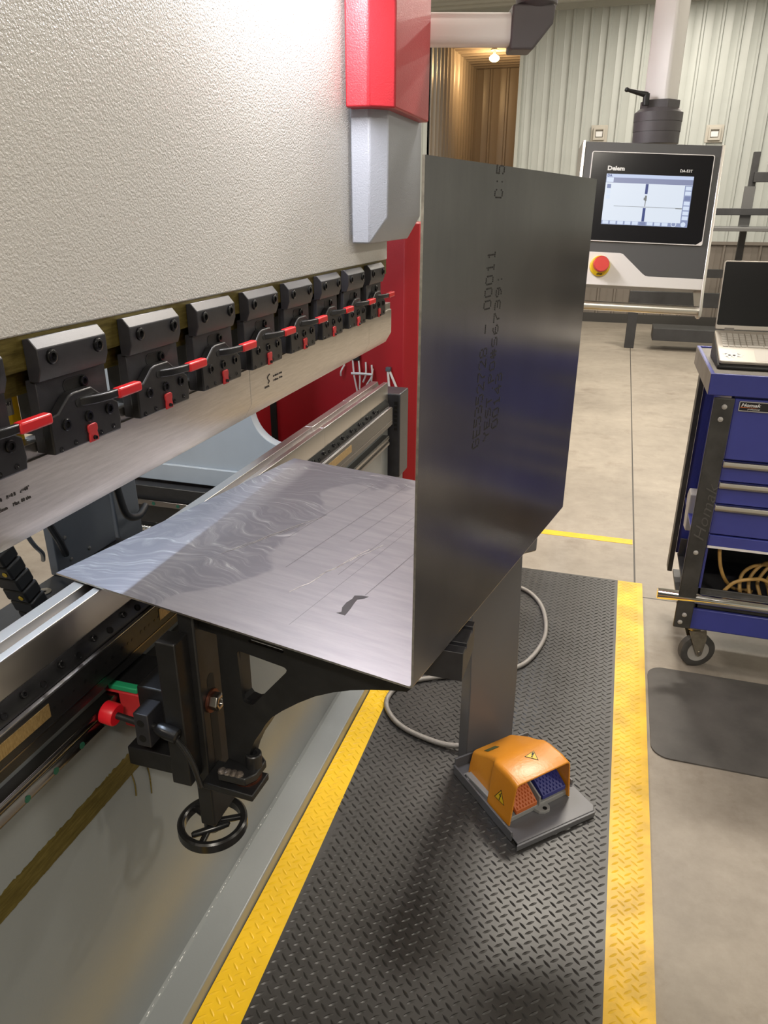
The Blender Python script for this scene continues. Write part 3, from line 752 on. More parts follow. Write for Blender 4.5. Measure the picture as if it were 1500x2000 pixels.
# small radius corners: near bottom relief
G = {'0':["01110","10001","10001","10001","10001","10001","01110"],'1':["00100","01100","00100","00100","00100","00100","01110"],
'2':["01110","10001","00001","00010","00100","01000","11111"],'3':["11110","00001","00001","01110","00001","00001","11110"],
'4':["00010","00110","01010","10010","11111","00010","00010"],'5':["11111","10000","11110","00001","00001","10001","01110"],
'6':["00110","01000","10000","11110","10001","10001","01110"],'7':["11111","00001","00010","00100","01000","01000","01000"],
'8':["01110","10001","10001","01110","10001","10001","01110"],'9':["01110","10001","10001","01111","00001","00010","01100"],
'G':["01110","10001","10000","10111","10001","10001","01110"],'E':["11111","10000","10000","11110","10000","10000","11111"],
'P':["11110","10001","10001","11110","10000","10000","10000"],'O':["01110","10001","10001","10001","10001","10001","01110"],
'H':["10001","10001","10001","11111","10001","10001","10001"],'A':["01110","10001","10001","11111","10001","10001","10001"],
'T':["11111","00100","00100","00100","00100","00100","00100"],'C':["01110","10001","10000","10000","10000","10001","01110"],
'S':["01111","10000","10000","01110","00001","00001","11110"],'Y':["10001","10001","01010","00100","00100","00100","00100"],
'-':["00000","00000","00000","11111","00000","00000","00000"],':':["00000","00100","00000","00000","00000","00100","00000"],
'.':["00000","00000","00000","00000","00000","00000","00100"],'#':["01010","01010","11111","01010","11111","01010","01010"],' ':["00000"]*7}
def dotprint(mb, s, y, z, px, pz, slant=0.0):
    """ink-jet print on the upright leaf reading upwards: text runs along +z, letter tops towards -y"""
    cz = z
    for ch in s:
        for r_,row in enumerate(G[ch]):
            for c_,b in enumerate(row):
                if b == '1':
                    zz = cz+c_*pz; yy = y+r_*px + (zz-z)*slant
                    mb.box(.0002,.0006,yy-px*.17,yy+px*.17,zz-pz*.40,zz+pz*.40)
        cz += pz*6.3
for txt_,y_,z_,px_,pz_ in (('GE5352728 - 00011',.164,.273,.0039,.00233),('YEST.PO#S6739:',.204,.274,.0031,.00247),('00143',.234,.283,.0037,.0025),('C:5',.195,.577,.0042,.0021)):
    mb = MB(); dotprint(mb,txt_,y_,z_,px_,pz_,.085)
    part('stencil_print', mb, M['print'], sh, local=True, label='faint dotted black print '+{'G':'in the longest line','Y':'in the middle line','0':'in the short line','C':'by the top edge'}[txt_[0]])
mb = MB(); st = [(-.183,.112),(-.178,.118),(-.184,.130),(-.186,.146),(-.184,.160),(-.186,.171),(-.176,.176),(-.165,.178),(-.168,.170),(-.176,.162),(-.174,.148),(-.171,.134),(-.169,.120),(-.168,.112)]
mb.prism(st,'z',ST,ST+.0003)
part('oil_stain', mb, M['stain'], sh, local=True, label='small dark oil streak on the flat leaf')
mb = MB()
for (xa,ya,xb,yb) in [(-.47,.19,-.40,.42),(-.46,.21,-.41,.37),(-.28,.13,-.25,.33),(-.27,.20,-.235,.36)]:
    pts = [(xa+(xb-xa)*k/9+rr.uniform(-.003,.003), ya+(yb-ya)*k/9+rr.uniform(-.003,.003), ST+.0002) for k in range(10)]
    for p,q in zip(pts,pts[1:]):
        dx,dy = q[0]-p[0], q[1]-p[1]; l = math.hypot(dx,dy); w = rr.uniform(.0004,.0014)
        mb.face([(p[0]-dy/l*w,p[1]+dx/l*w,p[2]),(p[0]+dy/l*w,p[1]-dx/l*w,p[2]),(q[0]+dy/l*w,q[1]-dx/l*w,q[2]),(q[0]-dy/l*w,q[1]+dx/l*w,q[2])])
part('scratches', mb, M['edge'], sh, local=True).__setitem__('kind','stuff')
mb = MB()
for xa,ya,yb,w_ in ((-.338,.20,.66,.0006),(-.295,.34,.60,.0005),(-.246,.22,.64,.0006),(-.226,.05,.62,.0005),(-.172,.18,.60,.0008),(-.125,.30,.62,.0005),(-.405,.30,.62,.0005)):
    mb.face([(xa-w_,ya,ST+.00015),(xa+w_,ya,ST+.00015),(xa+.004+w_,yb,ST+.00015),(xa+.004-w_,yb,ST+.00015)])
part('roller_mark', mb, M['rollmark'], sh, local=True).__setitem__('kind','stuff')

# ================================================================== NEAR SUPPORT ARM
sa = thing('sheet_support', 'black swivelling sheet support with handwheel under the near edge of the sheet', 'support arm', (-.62,.88,.6))
part('carriage', MB().box(-.668,-.606,.825,.93,.750,.838), M['black'], sa, .003)
part('slide_block', MB().prism([(-.7365,.808),(-.7365,.812),(-.671,.812),(-.671,.745),(-.706,.745),(-.710,.770),(-.711,.808)],'y',.832,.850), M['redlatch'], sa, .003, label='red bearing end cap')
part('wiper', MB().box(-.731,-.676,.834,.848,.812,.822), M['green'], sa, .002, label='green wiper strip')
part('bearing_body', MB().box(-.733,-.668,.850,.935,.755,.818), M['black2'], sa, .002)
part('back_plate', MB().box(-.606,-.572,.803,.84,.675,.945), M['black'], sa, .002)
part('lower_block', MB().box(-.70,-.586,.820,.92,.675,.712), M['black'], sa, .002)
part('bush', MB().cyl((-.672,.862,.655),(-.672,.862,.675),.022), M['bronze'], sa, .001)
post = part('post', MB().box(-.588,-.560,.8405,.922,.555,.978), M['black'], sa, .003)
part('post_slot', MB().prism(arc(.872,.842,.0105,0,180,8)+arc(.872,.678,.0105,180,360,8),'x',-.5605,-.5595), M['hole'], post)
part('slot_washer', MB().cyl((-.5595,.868,.803),(-.556,.868,.803),.020), M['copper'], post)
part('slot_bolt', MB().lathe((-.556,.868,.803),(1,0,0),[(0,.0155),(.012,.0155),(.014,.013),(.014,.008),(.006,.007),(.006,0)],6), M['bolt'], post, .0008)
# swivelling gusset: local frame turned like the sheet
A0 = V((-.527,.850,0)); ga = math.radians(10); gx = V((math.cos(ga),-math.sin(ga),0)); gy = V((math.sin(ga),math.cos(ga),0))
G4 = Matrix(((gx.x,0,gy.x,A0.x),(gx.y,0,gy.y,A0.y),(0,1,0,0),(0,0,0,1)))     # (along, height, thickness)
gz0 = 0
def quad_hole(pts, r=.006):
    out = []
    n = len(pts)
    for i in range(n):
        p = V(pts[i]); a = (V(pts[i-1])-p).normalized(); b = (V(pts[(i+1)%n])-p).normalized()
        for k in range(4):
            t = k/3; out.append(tuple(p+a*r*(1-t)**2*1.0+b*r*t**2*1.0) )
    return out
curve = [(.323,.948),(.300,.9425),(.265,.932),(.235,.921),(.205,.907),(.175,.890),(.145,.868),(.115,.843),(.095,.824),(.082,.806),(.072,.788),(.058,.765),(.047,.740),(.036,.7065)]
outer = [(-.075,.945),(-.075,.974),(.325,.972),(.329,.955)] + curve + [(.000,.7065),(.000,.945)]
inner_ = [(-.075,.945),(-.075,.974),(.038,.974),(.038,.842),(.043,.8365),(.056,.8355),(.063,.839),(.125,.915),(.136,.940),(.136,.972),(.325,.972),(.329,.955)] + curve + [(.000,.7065),(.000,.945)]
def plate_with_holes(mb, outer, holes, M4, h):
    cu = bpy.data.curves.new('p','CURVE'); cu.dimensions = '2D'; cu.fill_mode = 'BOTH'; cu.extrude = h/2
    for lp in [outer]+holes:
        sp = cu.splines.new('POLY'); sp.points.add(len(lp)-1); sp.use_cyclic_u = True
        for p_,q in zip(sp.points, lp): p_.co = (q[0],q[1],0,1)
    to = bpy.data.objects.new('p', cu); COL.objects.link(to); bpy.context.view_layer.update()
    me = bpy.data.meshes.new_from_object(to.evaluated_get(bpy.context.evaluated_depsgraph_get()))
    bpy.data.objects.remove(to); bpy.data.curves.remove(cu)
    me.transform(M4 @ Matrix.Translation((0,0,h/2))); mb.bm.from_mesh(me); bpy.data.meshes.remove(me)
    bmesh.ops.remove_doubles(mb.bm, verts=mb.bm.verts, dist=1e-6)
    return mb
tri = quad_hole([(.037,.928),(.128,.924),(.128,.918),(.060,.834),(.041,.834)],.007)
slot = quad_hole([(.060,.9555),(.124,.9545),(.124,.9485),(.060,.9495)],.003)
mb = MB()
plate_with_holes(mb, outer, [tri, slot], G4, .006)
plate_with_holes(mb, inner_, [], G4 @ Matrix.Translation((0,0,.006)), .022)
part('gusset', mb, M['black'], sa)
part('bearing_plate', MB().prism([(-.560,.816),(-.467,.812),(-.464,.868),(-.560,.872)],'z',.664,.677), M['black'], sa, .002)
part('pivot_plate', MB().prism([(-.529,.815),(-.480,.815),(-.468,.832),(-.466,.866),(-.478,.876),(-.529,.876)],'z',.690,.705), M['jaw'], sa, .0025)
part('pivot_washers', (lambda m: [m.cyl((-.494,.85,.6772+.0032*k),(-.494,.85,.6796+.0032*k),.024) for k in range(4)] and m)(MB()), M['copper'], sa)
part('pivot_bolt', MB().lathe((-.480,.850,.705),(0,0,1),[(0,.0135),(.024,.0135),(.0255,.012),(.0255,.0065),(.012,.006),(.012,0)],24), M['jaw'], sa)
mb = MB()
for k in range(4): mb.lathe((-.523+.010*k,.821+.0004*k,.7052),(0,0,1),[(0,.0075),(.003,.0065),(.005,.003),(.0055,0)],12)
part('weld', mb, M['weld'], sa, label='bare shiny weld on the pivot plate')
# handwheel
hw = V((-.592,.882,.505))
mb = MB(); mb.lathe(hw,(0,0,1),[(0,.058),(.003,.0625),(.019,.0625),(.022,.059),(.022,.053),(.019,.050),(.003,.050),(0,.053),(0,.058)],48)
wheel = part('handwheel', mb, M['black2'], sa)
mb = MB()
for a in (35,155,275):
    a = math.radians(a); mb.tube([hw+V((.012*math.cos(a),.012*math.sin(a),.013)), hw+V((.052*math.cos(a),.052*math.sin(a),.010))],.006,10)
mb.cyl(hw+V((0,0,.002)),hw+V((0,0,.05)),.016)
part('spokes', mb, M['black2'], wheel)
part('fold_handle', MB().lathe(hw+V((-.020,-.040,.014)),V((.062,.050,.004)),[(0,.004),(.004,.006),(.05,.0072),(.066,.0055),(.07,0)],14), M['black2'], wheel)
# clamp block, lever and bumper
cb = part('clamp_block', MB().box(-.650,-.624,.785,.8249,.756,.818), M['charcoal'], sa, .0015)
for z in (.800,.771): part('block_hole', MB().cyl((-.638,.7845,z),(-.638,.7865,z),.0065), M['hole'], cb)
part('bumper_rod', MB().cyl((-.690,.795,.797),(-.648,.797,.790),.0055), M['black'], sa)
part('bumper', MB().lathe((-.712,.795,.800),V((1,0,-.12)),[(0,.016),(.002,.0185),(.022,.0185),(.024,.017),(.024,0)],24), M['redknob'], sa, label='round red bumper')
lv = part('clamp_lever', MB().lathe((-.625,.797,.790),V((1,-.05,-.16)),[(0,.006),(.007,.006),(.007,.0085),(.013,.0105),(.028,.0125),(.046,.012),(.048,.009),(.048,.004),(.042,.003),(.042,0)],20), M['black2'], sa)
part('lever_handle', MB().tube(spline([(-.583,.792,.780),(-.570,.792,.765),(-.557,.793,.735),(-.548,.795,.690)],5),.0048,10), M['black2'], lv)

# grooved cross bar carried behind the gusset, its end reaching past the bend
bp = [(.886,.914),(.978,.914),(.978,.962),(.962,.962),(.962,.955),(.952,.955),(.952,.962),(.914,.962),(.914,.955),(.904,.955),(.904,.962),(.886,.962)]
part('grooved_bar', MB().prism(bp,'x',-.36,-.151), M['charcoal'], sa, .0008, label='dark grooved bar end sticking out below the bend')
part('bar_bracket', MB().box(-.345,-.27,.832,.888,.930,.952), M['black'], sa, .002)

# ================================================================== FOOT PEDAL + PEDESTAL
pa = math.radians(44.0); FP = basis((-.098,1.487,0),(math.cos(pa),math.sin(pa),0),(-math.sin(pa),math.cos(pa),0))
fp = thing('foot_pedal', 'orange hooded double foot pedal on a gray plate with a tall gray pedestal', 'foot pedal', M4=FP)
zb = MZ+.003
mb = MB().prism([(-.002,.268),(.262,.268)] and [(-.004,-.028),(.250,-.028),(.262,-.014),(.262,.055),(.262,.285),(.004,.285)],'z',zb+.012,zb+.018)
base = part('base_plate', mb, M['pedgray'], fp, .0015, local=True)
part('side_lip', MB().box(-.006,.000,.0,.283,zb,zb+.030), M['pedgray'], base, .001, local=True)
part('side_lip', MB().box(.258,.264,.075,.283,zb,zb+.034), M['pedgray'], base, .001, local=True)
part('front_lip', MB().prism([(-.012,-.034),(.250,-.034),(.250,-.028),(-.006,-.028)],'z',zb,zb+.016), M['pedgray'], base, .001, local=True)
part('rear_lip', MB().box(.0,.262,.281,.287,zb,zb+.05), M['pedgray'], base, .001, local=True)
z1 = zb+.018
ha = math.radians(3.5)
HM = Matrix.Translation((.010,.028,0)) @ Matrix.Rotation(ha,4,'Z')
def hm(mb): bmesh.ops.transform(mb.bm, matrix=HM, verts=mb.bm.verts); return mb
# hood: a shell, front opening at y=0, widths along x, lofted front to back
def hood():
    mb = MB(); bm = mb.bm
    secs = []   # (y, xL bottom, xL top, xR top, xR bottom, ztop, corner r)
    for y,xb0,xt0,xt1,xb1,zt in [(0,-.003,.011,.201,.214,.166),(.03,-.003,.012,.201,.214,.172),(.080,-.002,.013,.201,.214,.172),(.100,.002,.016,.199,.211,.170),(.112,.018,.028,.190,.200,.166),(.150,.020,.030,.188,.198,.150),(.215,.022,.034,.184,.196,.112)]:
        zb_ = z1+.002
        out = [(xb0,zb_),(xb0+(xt0-xb0)*.5,zb_+(zt-zb_)*.5)] + [(xt0+.013-.013*math.cos(a),zt-.013+.013*math.sin(a)) for a in [pi/2*k/4 for k in range(5)]] + \
              [(xt1-.013+.013*math.sin(a),zt-.013+.013*math.cos(a)) for a in [pi/2*k/4 for k in range(5)]] + [(xb1+(xt1-xb1)*.5,zb_+(zt-zb_)*.5),(xb1,zb_)]
        secs.append((y,out))
    th = .005
    O = [[bm.verts.new((x,y,z)) for x,z in o] for y,o in secs]
    I = []
    for y,o in secs:
        cx = sum(p[0] for p in o)/len(o)
        I.append([bm.verts.new((x+(th if x<cx else -th)*(1 if z<.12 else .6), min(y,.208), z-(th if z>.09 else 0))) for x,z in o])
    n = len(O[0])
    for L_ in (O,I):
        for A,B in zip(L_,L_[1:]):
            for i in range(n-1):
                fa = bm.faces.new((A[i],A[i+1],B[i+1],B[i])); fa.smooth = True
    for A,B in ((O[0],I[0]),):
        for i in range(n-1): bm.faces.new((A[i],A[i+1],B[i+1],B[i]))
    bm.faces.new(O[-1]); bm.faces.new(I[-1])
    for k in range(len(O)-1):
        bm.faces.new((O[k][0],O[k+1][0],I[k+1][0],I[k][0])); bm.faces.new((O[k][-1],O[k+1][-1],I[k+1][-1],I[k][-1]))
    return hm(mb)
hd = part('hood', hood(), M['orange'], fp, .0018, local=True)
pbase = part('pedal_base', hm(MB().box(.006,.216,.010,.205,z1,z1+.016)), M['alugray'], fp, .002, local=True)
part('base_lug', hm(MB().prism([(.092,.012),(.098,-.006),(.112,-.014),(.128,-.014),(.136,-.004),(.136,.012)],'z',z1,z1+.010)), M['alugray'], pbase, .001, local=True)
part('base_lug', hm(MB().box(-.003,.03,.188,.215,z1,z1+.008)), M['alugray'], pbase, .001, local=True)
part('lug_hole', hm(MB().cyl((.118,-.005,z1+.0095),(.118,-.005,z1+.0108),.006)), M['hole'], pbase, local=True)
part('lug_hole', hm(MB().cyl((.008,.203,z1+.0075),(.008,.203,z1+.0088),.006)), M['hole'], pbase, local=True)
part('divider', hm(MB().prism([(.006,z1+.014),(.006,z1+.044),(.10,z1+.085),(.10,z1+.014)],'x',.106,.111)), M['alugray'], fp, .001, local=True)
def pedal(x0,x1,mat_,lab,zf,zr):
    mb = MB(); n = 7; prof_ = []
    for k in range(n+1):
        t = k/n; prof_.append((.006+.105*t, zf+(zr-zf)*math.sin(t*pi/2)))
    prof_ += [(.111,zr-.012),(.006,zf-.012)]
    mb.prism([(y,z) for y,z in prof_],'x',x0,x1)
    for i in range(13):                                   # moulded tread ribs
        for j in range(6):
            xx = x0+.006+(x1-x0-.012)*i/12; t = (j+.4+.5*(i%2))/6.8; yy = .006+.105*t; zz = zf+(zr-zf)*math.sin(t*pi/2)
            mb.box(xx-.0011,xx+.0011,yy-.0055,yy+.0055,zz-.002,zz+.002)
    return part('pedal', hm(mb), mat_, fp, .0008, local=True, label=lab)
pedal(.026,.098,M['orangeped'],'orange foot pedal inside the hood',z1+.034,z1+.082)
pedal(.118,.200,M['blueped'],'blue foot pedal inside the hood',z1+.042,z1+.088)
part('pedal_shaft', hm(MB().box(.04,.178,.104,.17,z1+.01,z1+.06)), M['screw'], fp, local=True)
# warning triangles
def tri_sign(M4, s, glyph):
    mb = MB(); mb.prism_m([(-s/2,-s*.29),(s/2,-s*.29),(0,s*.577)], M4, .0006)
    k = part('warning_sign', mb, M['ink'], hd, local=True, label='yellow and black warning triangle')
    mb = MB(); q = .84; mb.prism_m([(-s/2*q,-s*.29*q),(s/2*q,-s*.29*q),(0,s*.577*q)], M4 @ Matrix.Translation((0,0,.0002)), .0007)
    part('sign_field', mb, M['warn'], k, local=True)
    mb = MB(); M5 = M4 @ Matrix.Translation((0,0,.0005))
    if glyph == '!':
        mb.prism_m([(-.0022,.0),(.0022,.0),(.0032,.013),(-.0032,.013)], M5, .0008)
        mb.prism_m(arc(0,-.0045,.0024,0,340,10), M5, .0008)
    else:
        mb.prism_m([(.003,.016),(-.004,.006),(0,.005),(-.0015,-.006),(-.003,-.005),(0,-.010),(.002,-.005),(.0008,-.0055),(.004,.008),(.0005,.0085),(.005,.016)], M5, .0008)
    part('sign_symbol', mb, M['ink'], k, local=True)
tri_sign(HM @ basis((.118,.062,.1722),(.62,-.78,.0),(.78,.62,.0)), .038, '!')
sd = V((.006,0,.08)).normalized()
tri_sign(HM @ basis((.0035,.050,.092),(0,-1,0),(.10,0,1)), .042, 'z')
part('rating_plate', hm((lambda m: m.prism_m([(-.020,-.010),(.020,-.010),(.020,.010),(-.020,.010)], basis((.066,.170,.1395),(1,0,0),(0,.865,-.5)), .0006))(MB())), M['rating'], hd, local=True)
# pedestal column
def loft(mb, secs):
    bm = mb.bm; Ls = [[bm.verts.new(p) for p in s_] for s_ in secs]; n = len(Ls[0])
    for A,B in zip(Ls,Ls[1:]):
        for i in range(n): bm.faces.new((A[i],A[(i+1)%n],B[(i+1)%n],B[i]))
    bm.faces.new(Ls[0]); bm.faces.new(Ls[-1]); return mb
def sec(x0,x1,y0,z): return [(x0,y0,z),(x1,y0,z),(x1,y0+.045,z),(x0,y0+.045,z)]
col_ = part('pedestal_column', loft(MB(), [sec(.044,.208,.292,zb),sec(.044,.208,.292,.29),sec(.030,.190,.292,.72)]), M['pedgray'], fp, .003, local=True)
part('control_head', MB().box(.03,.212,.26,.35,.70,.80), M['pedgray'], fp, .006, local=True)

cbl = MB().tube(spline([(-.285,1.79,.034),(-.36,1.792,.024),(-.47,1.822,.022),(-.54,1.87,.022),(-.583,1.95,.022),(-.56,2.05,.022),(-.46,2.125,.022),(-.30,2.20,.022),(-.175,2.295,.022),(-.118,2.48,.022),(-.126,2.65,.022),(-.17,2.79,.022),(-.25,2.88,.022),(-.40,2.92,.022),(-.58,2.88,.022)],9),.0085,12)
single('pedal_cable', cbl, M['cable'], 'gray braided cable looping across the black mat behind the foot pedal', 'cable', (-.3,2.3,.02))

# ================================================================== CONTROL PANEL
def rot3(a,b,g): return Matrix.Rotation(a,3,'Z') @ Matrix.Rotation(b,3,'X') @ Matrix.Rotation(g,3,'Y')
Q = rot3(math.radians(10.42), math.radians(-10.358), math.radians(2.086)).to_4x4()
PM = Matrix.Translation((.045,2.223,1.569)) @ Q                 # local: x right, y away, z up; screen centre at origin
cp = thing('control_panel', 'press brake touchscreen control panel with red stop button hanging from a white post', 'control panel', M4=PM)
part('housing', MB().box(-.175,.174,.004,.085,-.218,.142), M['panelgray'], cp, .003, local=True)
part('face_plate', MB().box(-.173,.172,-.002,.004,-.190,.1405), M['panelgray'], cp, .001, local=True)
whitep = [(-.172,-.218),(.172,-.218),(.172,-.190),(.030,-.190)] + [(.022,-.189),(.014,-.184)] + [(-.036,-.142),(-.043,-.136),(-.052,-.1335)] + [(-.172,-.1335)]
part('lower_plate', MB().prism(whitep,'y',-.0035,.004), M['panelwhite'], cp, .0008, local=True, label='white lower plate')
for sx_ in (-1,1):
    pr = [(sx_*.1745+.0005,z) for z in ()]
    x0,x1 = (.172,.180) if sx_ > 0 else (-.181,-.173)
    side = [(.0,.143),(.085,.143),(.085,-.20),(.05,-.25),(.02,-.288),(.004,-.293),(-.010,-.288),(-.012,-.27),(-.006,-.22),(-.004,.143)]
    part('side_rail', MB().prism(side,'x',x0,x1), M['alu'], cp, .0015, local=True, label='pale aluminium side rail')
part('handle_bar', MB().lathe((-.174,.008,-.272),(1,0,0),[(0,.0125),(.347,.0125)],24), M['alu'], cp, local=True, label='round aluminium grab bar')
bz = part('bezel', MB().prism(rrect(-.153,.155,-.105,.115,.004,4),'y',-.0065,-.0018), M['glassblack'], cp, .0005, local=True)
part('bezel_trim', MB().frame_prism(rrect(-.1545,.1565,-.1065,.1165,.005,4),rrect(-.1525,.1545,-.1045,.1145,.004,4),'y',-.0075,-.0018), M['panelwhite'], bz, local=True)
part('trim_corner', MB().prism([(.140,-.105),(.1555,-.105),(.1555,-.094)],'y',-.0072,-.006), M['panelwhite'], bz, local=True)
T0 = lambda x,z,y=-.0068: basis((x,y,z),(1,0,0),(0,0,1))
mb = text_mb('Delem', .0145, T0(-.111,.0715), bold=.0007, sx=1.13)
text_mb('DA-53T', .0095, T0(.074,.0725), mb, bold=.0002, sx=1.0)
part('lettering', mb, M['white'], bz, local=True)
# screen: emissive picture of real interface blocks
def emis(name, c, s): return mat(name, (.02,.02,.02), .3, emis=c, estr=s*.62)
E_ = {'white':emis('screen_white',(.80,.88,1.0),.82),'band':emis('screen_band',(.33,.38,.62),.6),'head':emis('screen_header',(.60,.70,.95),.8),'blue':emis('screen_blue',(.015,.05,.26),.7),
      'btn':emis('screen_button',(.70,.80,.98),.85),'btnd':emis('screen_button_shade',(.22,.28,.52),.7),'line':emis('screen_gray',(.25,.27,.27),.6),'foot':emis('screen_footer',(.38,.46,.75),.6)}
WS, HS = .1113, .0627
scr = part('screen', MB().box(-WS,WS,-.0072,-.0064,-HS,HS), E_['white'], bz, local=True)
def blk(nm, rects, m, y=-.0074):
    mb = MB()
    for x0,x1,z0,z1_ in rects: mb.box(x0,x1,y,y+.0006,z0,z1_)
    return part(nm, mb, E_[m], scr, local=True)
blk('header_bar',[(-WS,WS,.054,HS)],'head'); blk('title_bar',[(-WS,WS,.041,.054)],'band')
blk('footer_bar',[(-WS,WS,-HS,-.053)],'foot'); blk('button_column',[(.092,WS,-HS,.040)],'foot')
for k in range(9): blk('screen_button',[(-WS+.003+.0192*k,-WS+.0182+.0192*k,-.0615,-.0535)],'btnd' if k == 5 else 'btn',-.0077)
for k in range(7): blk('screen_button',[(.0945,.1095,.0285-.0122*k,.0380-.0122*k)],'btnd' if k == 2 else 'btn',-.0077)
for k in range(3): blk('screen_icon',[(-.107,-.097,.027-.013*k,.037-.013*k)],'btnd' if k == 0 else 'btn',-.0077)
blk('menu_tab',[(-WS+.001,-.092,.042,.0535)],'btn',-.0077)
blk('punch_drawing',[(-.008,-.001,.016,.0405)],'blue',-.0077); blk('die_drawing',[(-.008,-.001,-.0525,-.0185)],'blue',-.0077)
blk('tool_drawing',[(-.0065,-.0015,-.001,.012),(-.005,-.003,-.015,-.001),(-.009,-.005,.001,.007)],'line',-.0077)
blk('sheet_line',[(-.084,.092,-.0168,-.0158)],'line',-.0076); blk('gauge_drawing',[(.075,.0915,-.0180,-.0158)],'line',-.0077)
part('screen_text', text_mb('DA', .0085, T0(-.109,.0555,-.0076), bold=.0003), E_['blue'], scr, local=True)
part('dial_icon', MB().torus((.0755,-.0078,-.056),(0,1,0),.0062,.0009,20,6), E_['white'], scr, local=True)
part('dial_icon', MB().cyl((.100,-.0078,-.056),(.100,-.0072,-.056),.0062,20), E_['btn'], scr, local=True)
es = part('stop_collar', MB().lathe((-.1015,-.0035,-.170),(0,-1,0),[(0,.0265),(.009,.0265),(.011,.024),(.011,0)],32), M['estopyel'], cp, local=True, label='yellow stop collar')
part('stop_button', MB().lathe((-.1015,-.0145,-.167),(0,-1,0),[(0,.015),(.008,.015),(.008,.0205),(.018,.0205),(.022,.0185),(.022,0)],32), M['estopred'], es, local=True, label='red mushroom stop button')
part('stop_text', text_mb('STOP', .0062, basis((-.1015,-.0149,-.1935),(1,0,0),(0,0,1)), align='CENTER', bold=.0002), M['ink'], es, local=True)

# pendant arm: tube from the machine, elbow, drop post and swivel collar
ar = thing('pendant_arm', 'white boom and post with dark gray joints carrying the control panel', 'support arm', (-.3,2.32,2.0))
d1 = V((-.355,2.284,0))-V((-.55,2.224,0)); d1.normalize(); n1 = V((-d1.y,d1.x,0))
def extr(prof2, p0, dirv, up, length):
    """extrude a 2-D outline (side, up) along dirv"""
    dv = V(dirv).normalized(); s_ = dv.cross(V(up)).normalized(); u_ = s_.cross(dv)
    M4 = Matrix(((s_.x,u_.x,dv.x,p0[0]),(s_.y,u_.y,dv.y,p0[1]),(s_.z,u_.z,dv.z,p0[2]),(0,0,0,1)))
    return MB().prism_m(prof2, M4, length)
pst = V((-.350,2.318,0))*1.131+V((0,0,1.55+.442*1.131))
part('boom_tube', extr(rrect(-.036,.036,-.043,.043,.022,6), pst-d1*.75, d1, (0,0,1), .75), M['tube'], ar)
en = [(-.012,-.058),(.056,-.058),(.112,.010),(.117,.058),(-.012,.058)]
u3 = d1
mb = MB(); E4 = Matrix(((d1.x,0,n1.x,pst.x-n1.x*.047),(d1.y,0,n1.y,pst.y-n1.y*.047),(0,1,0,pst.z),(0,0,0,1)))
mb.prism_m(en, E4, .094); part('elbow', mb, M['knuckle'], ar, .006, 3)
ec_ = pst+d1*.066
part('elbow_swivel', MB().lathe(ec_+V((0,0,.052)),(0,0,1),[(0,.048),(.013,.062),(.085,.064),(.09,.058)],32), M['knuckle'], ar)
part('upper_boom', extr(rrect(-.035,.035,-.04,.04,.02,6), V((ec_.x,ec_.y,2.32)), V((.05-ec_.x,2.335-ec_.y,0)), (0,0,1), (V((.05-ec_.x,2.335-ec_.y,0))).length), M['tube'], ar)
part('upper_boom_riser', MB().cyl((ec_.x,ec_.y,2.12),(ec_.x,ec_.y,2.34),.045), M['tube'], ar)
pc = V((.050,2.335,0)); pa2 = math.radians(-33)
def pl2(r_): return [(pc.x+a*math.cos(pa2)-b*math.sin(pa2), pc.y+a*math.sin(pa2)+b*math.cos(pa2)) for a,b in r_]
part('drop_post', MB().prism(pl2(rrect(-.036,.036,-.030,.030,.010,4)),'z',1.79,2.36), M['tube'], ar, 0)
mb = MB().lathe((pc.x,pc.y,1.712),(0,0,1),[(0,.060),(.028,.060),(.028,.059),(.0285,.061),(.052,.061),(.052,.060),(.0525,.062),(.074,.062),(.084,.050),(.084,0)],40)
part('swivel_collar', mb, M['knuckle'], ar)
part('collar_cap', MB().prism(pl2([(.052*math.cos(pi/3*k+.4),.047*math.sin(pi/3*k+.4)) for k in range(6)]),'z',1.793,1.815), M['knuckle'], ar, .002)
lvp = V((.013,2.287,1.80))
tl = part('clamp_lever', MB().cyl(lvp,lvp+V((0,0,.028)),.0085,14), M['cablek'], ar)
part('lever_handle', MB().lathe(lvp+V((.002,0,.024)),V((-.058,-.012,.014)),[(0,.0075),(.01,.007),(.05,.0045),(.056,.0062),(.06,.004),(.061,0)],12), M['cablek'], tl)

# ================================================================== TOOL CART
YC = 2.44; XL = .322; XRt = 1.12; YB = 2.965
ct = thing('tool_cart', 'blue steel rolling tool cart with drawers, black corner posts and casters', 'tool cart', (.72,2.7,0))
tray = part('top_tray', MB().frame_prism([(.304,YC),(XRt+.02,YC),(XRt+.02,YB),(.304,YB)],[(.316,YC+.012),(XRt+.008,YC+.012),(XRt+.008,YB-.012),(.316,YB-.012)],'z',1.018,1.084), M['cart'], ct, .002)
part('tray_side', MB().box(.3035,.3042,YC+.002,YB-.002,1.019,1.083), M['cartgray'], tray)
part('tray_liner', MB().box(.316,XRt+.008,YC+.012,YB-.012,1.060,1.078), M['carttray'], ct, label='ribbed gray rubber tray liner')
part('body_shell', (lambda m: m.box(.385,XRt-.02,YC+.022,YC+.03,.50,1.018).box(.385,.392,YC+.02,YB-.05,.20,1.018).box(XRt-.03,XRt-.02,YC+.02,YB-.05,.50,1.018).box(.345,XRt-.02,YB-.06,YB-.05,.27,1.018).box(.345,XRt-.02,YC+.02,YB-.05,.50,.508))(MB()), M['cart'], ct)
part('side_panel', MB().box(.378,.385,YC+.03,YB-.06,.20,1.018), M['cart'], ct, .002)
part('side_rack', MB().prism(arc(.0,.0,.0,0,1,1) and [(2.73,.44),(2.80,.43),(2.835,.55),(2.80,.585),(2.74,.58)],'x',.343,.378), M['hub'], ct, .004, label='pale plastic holder on the cart side')
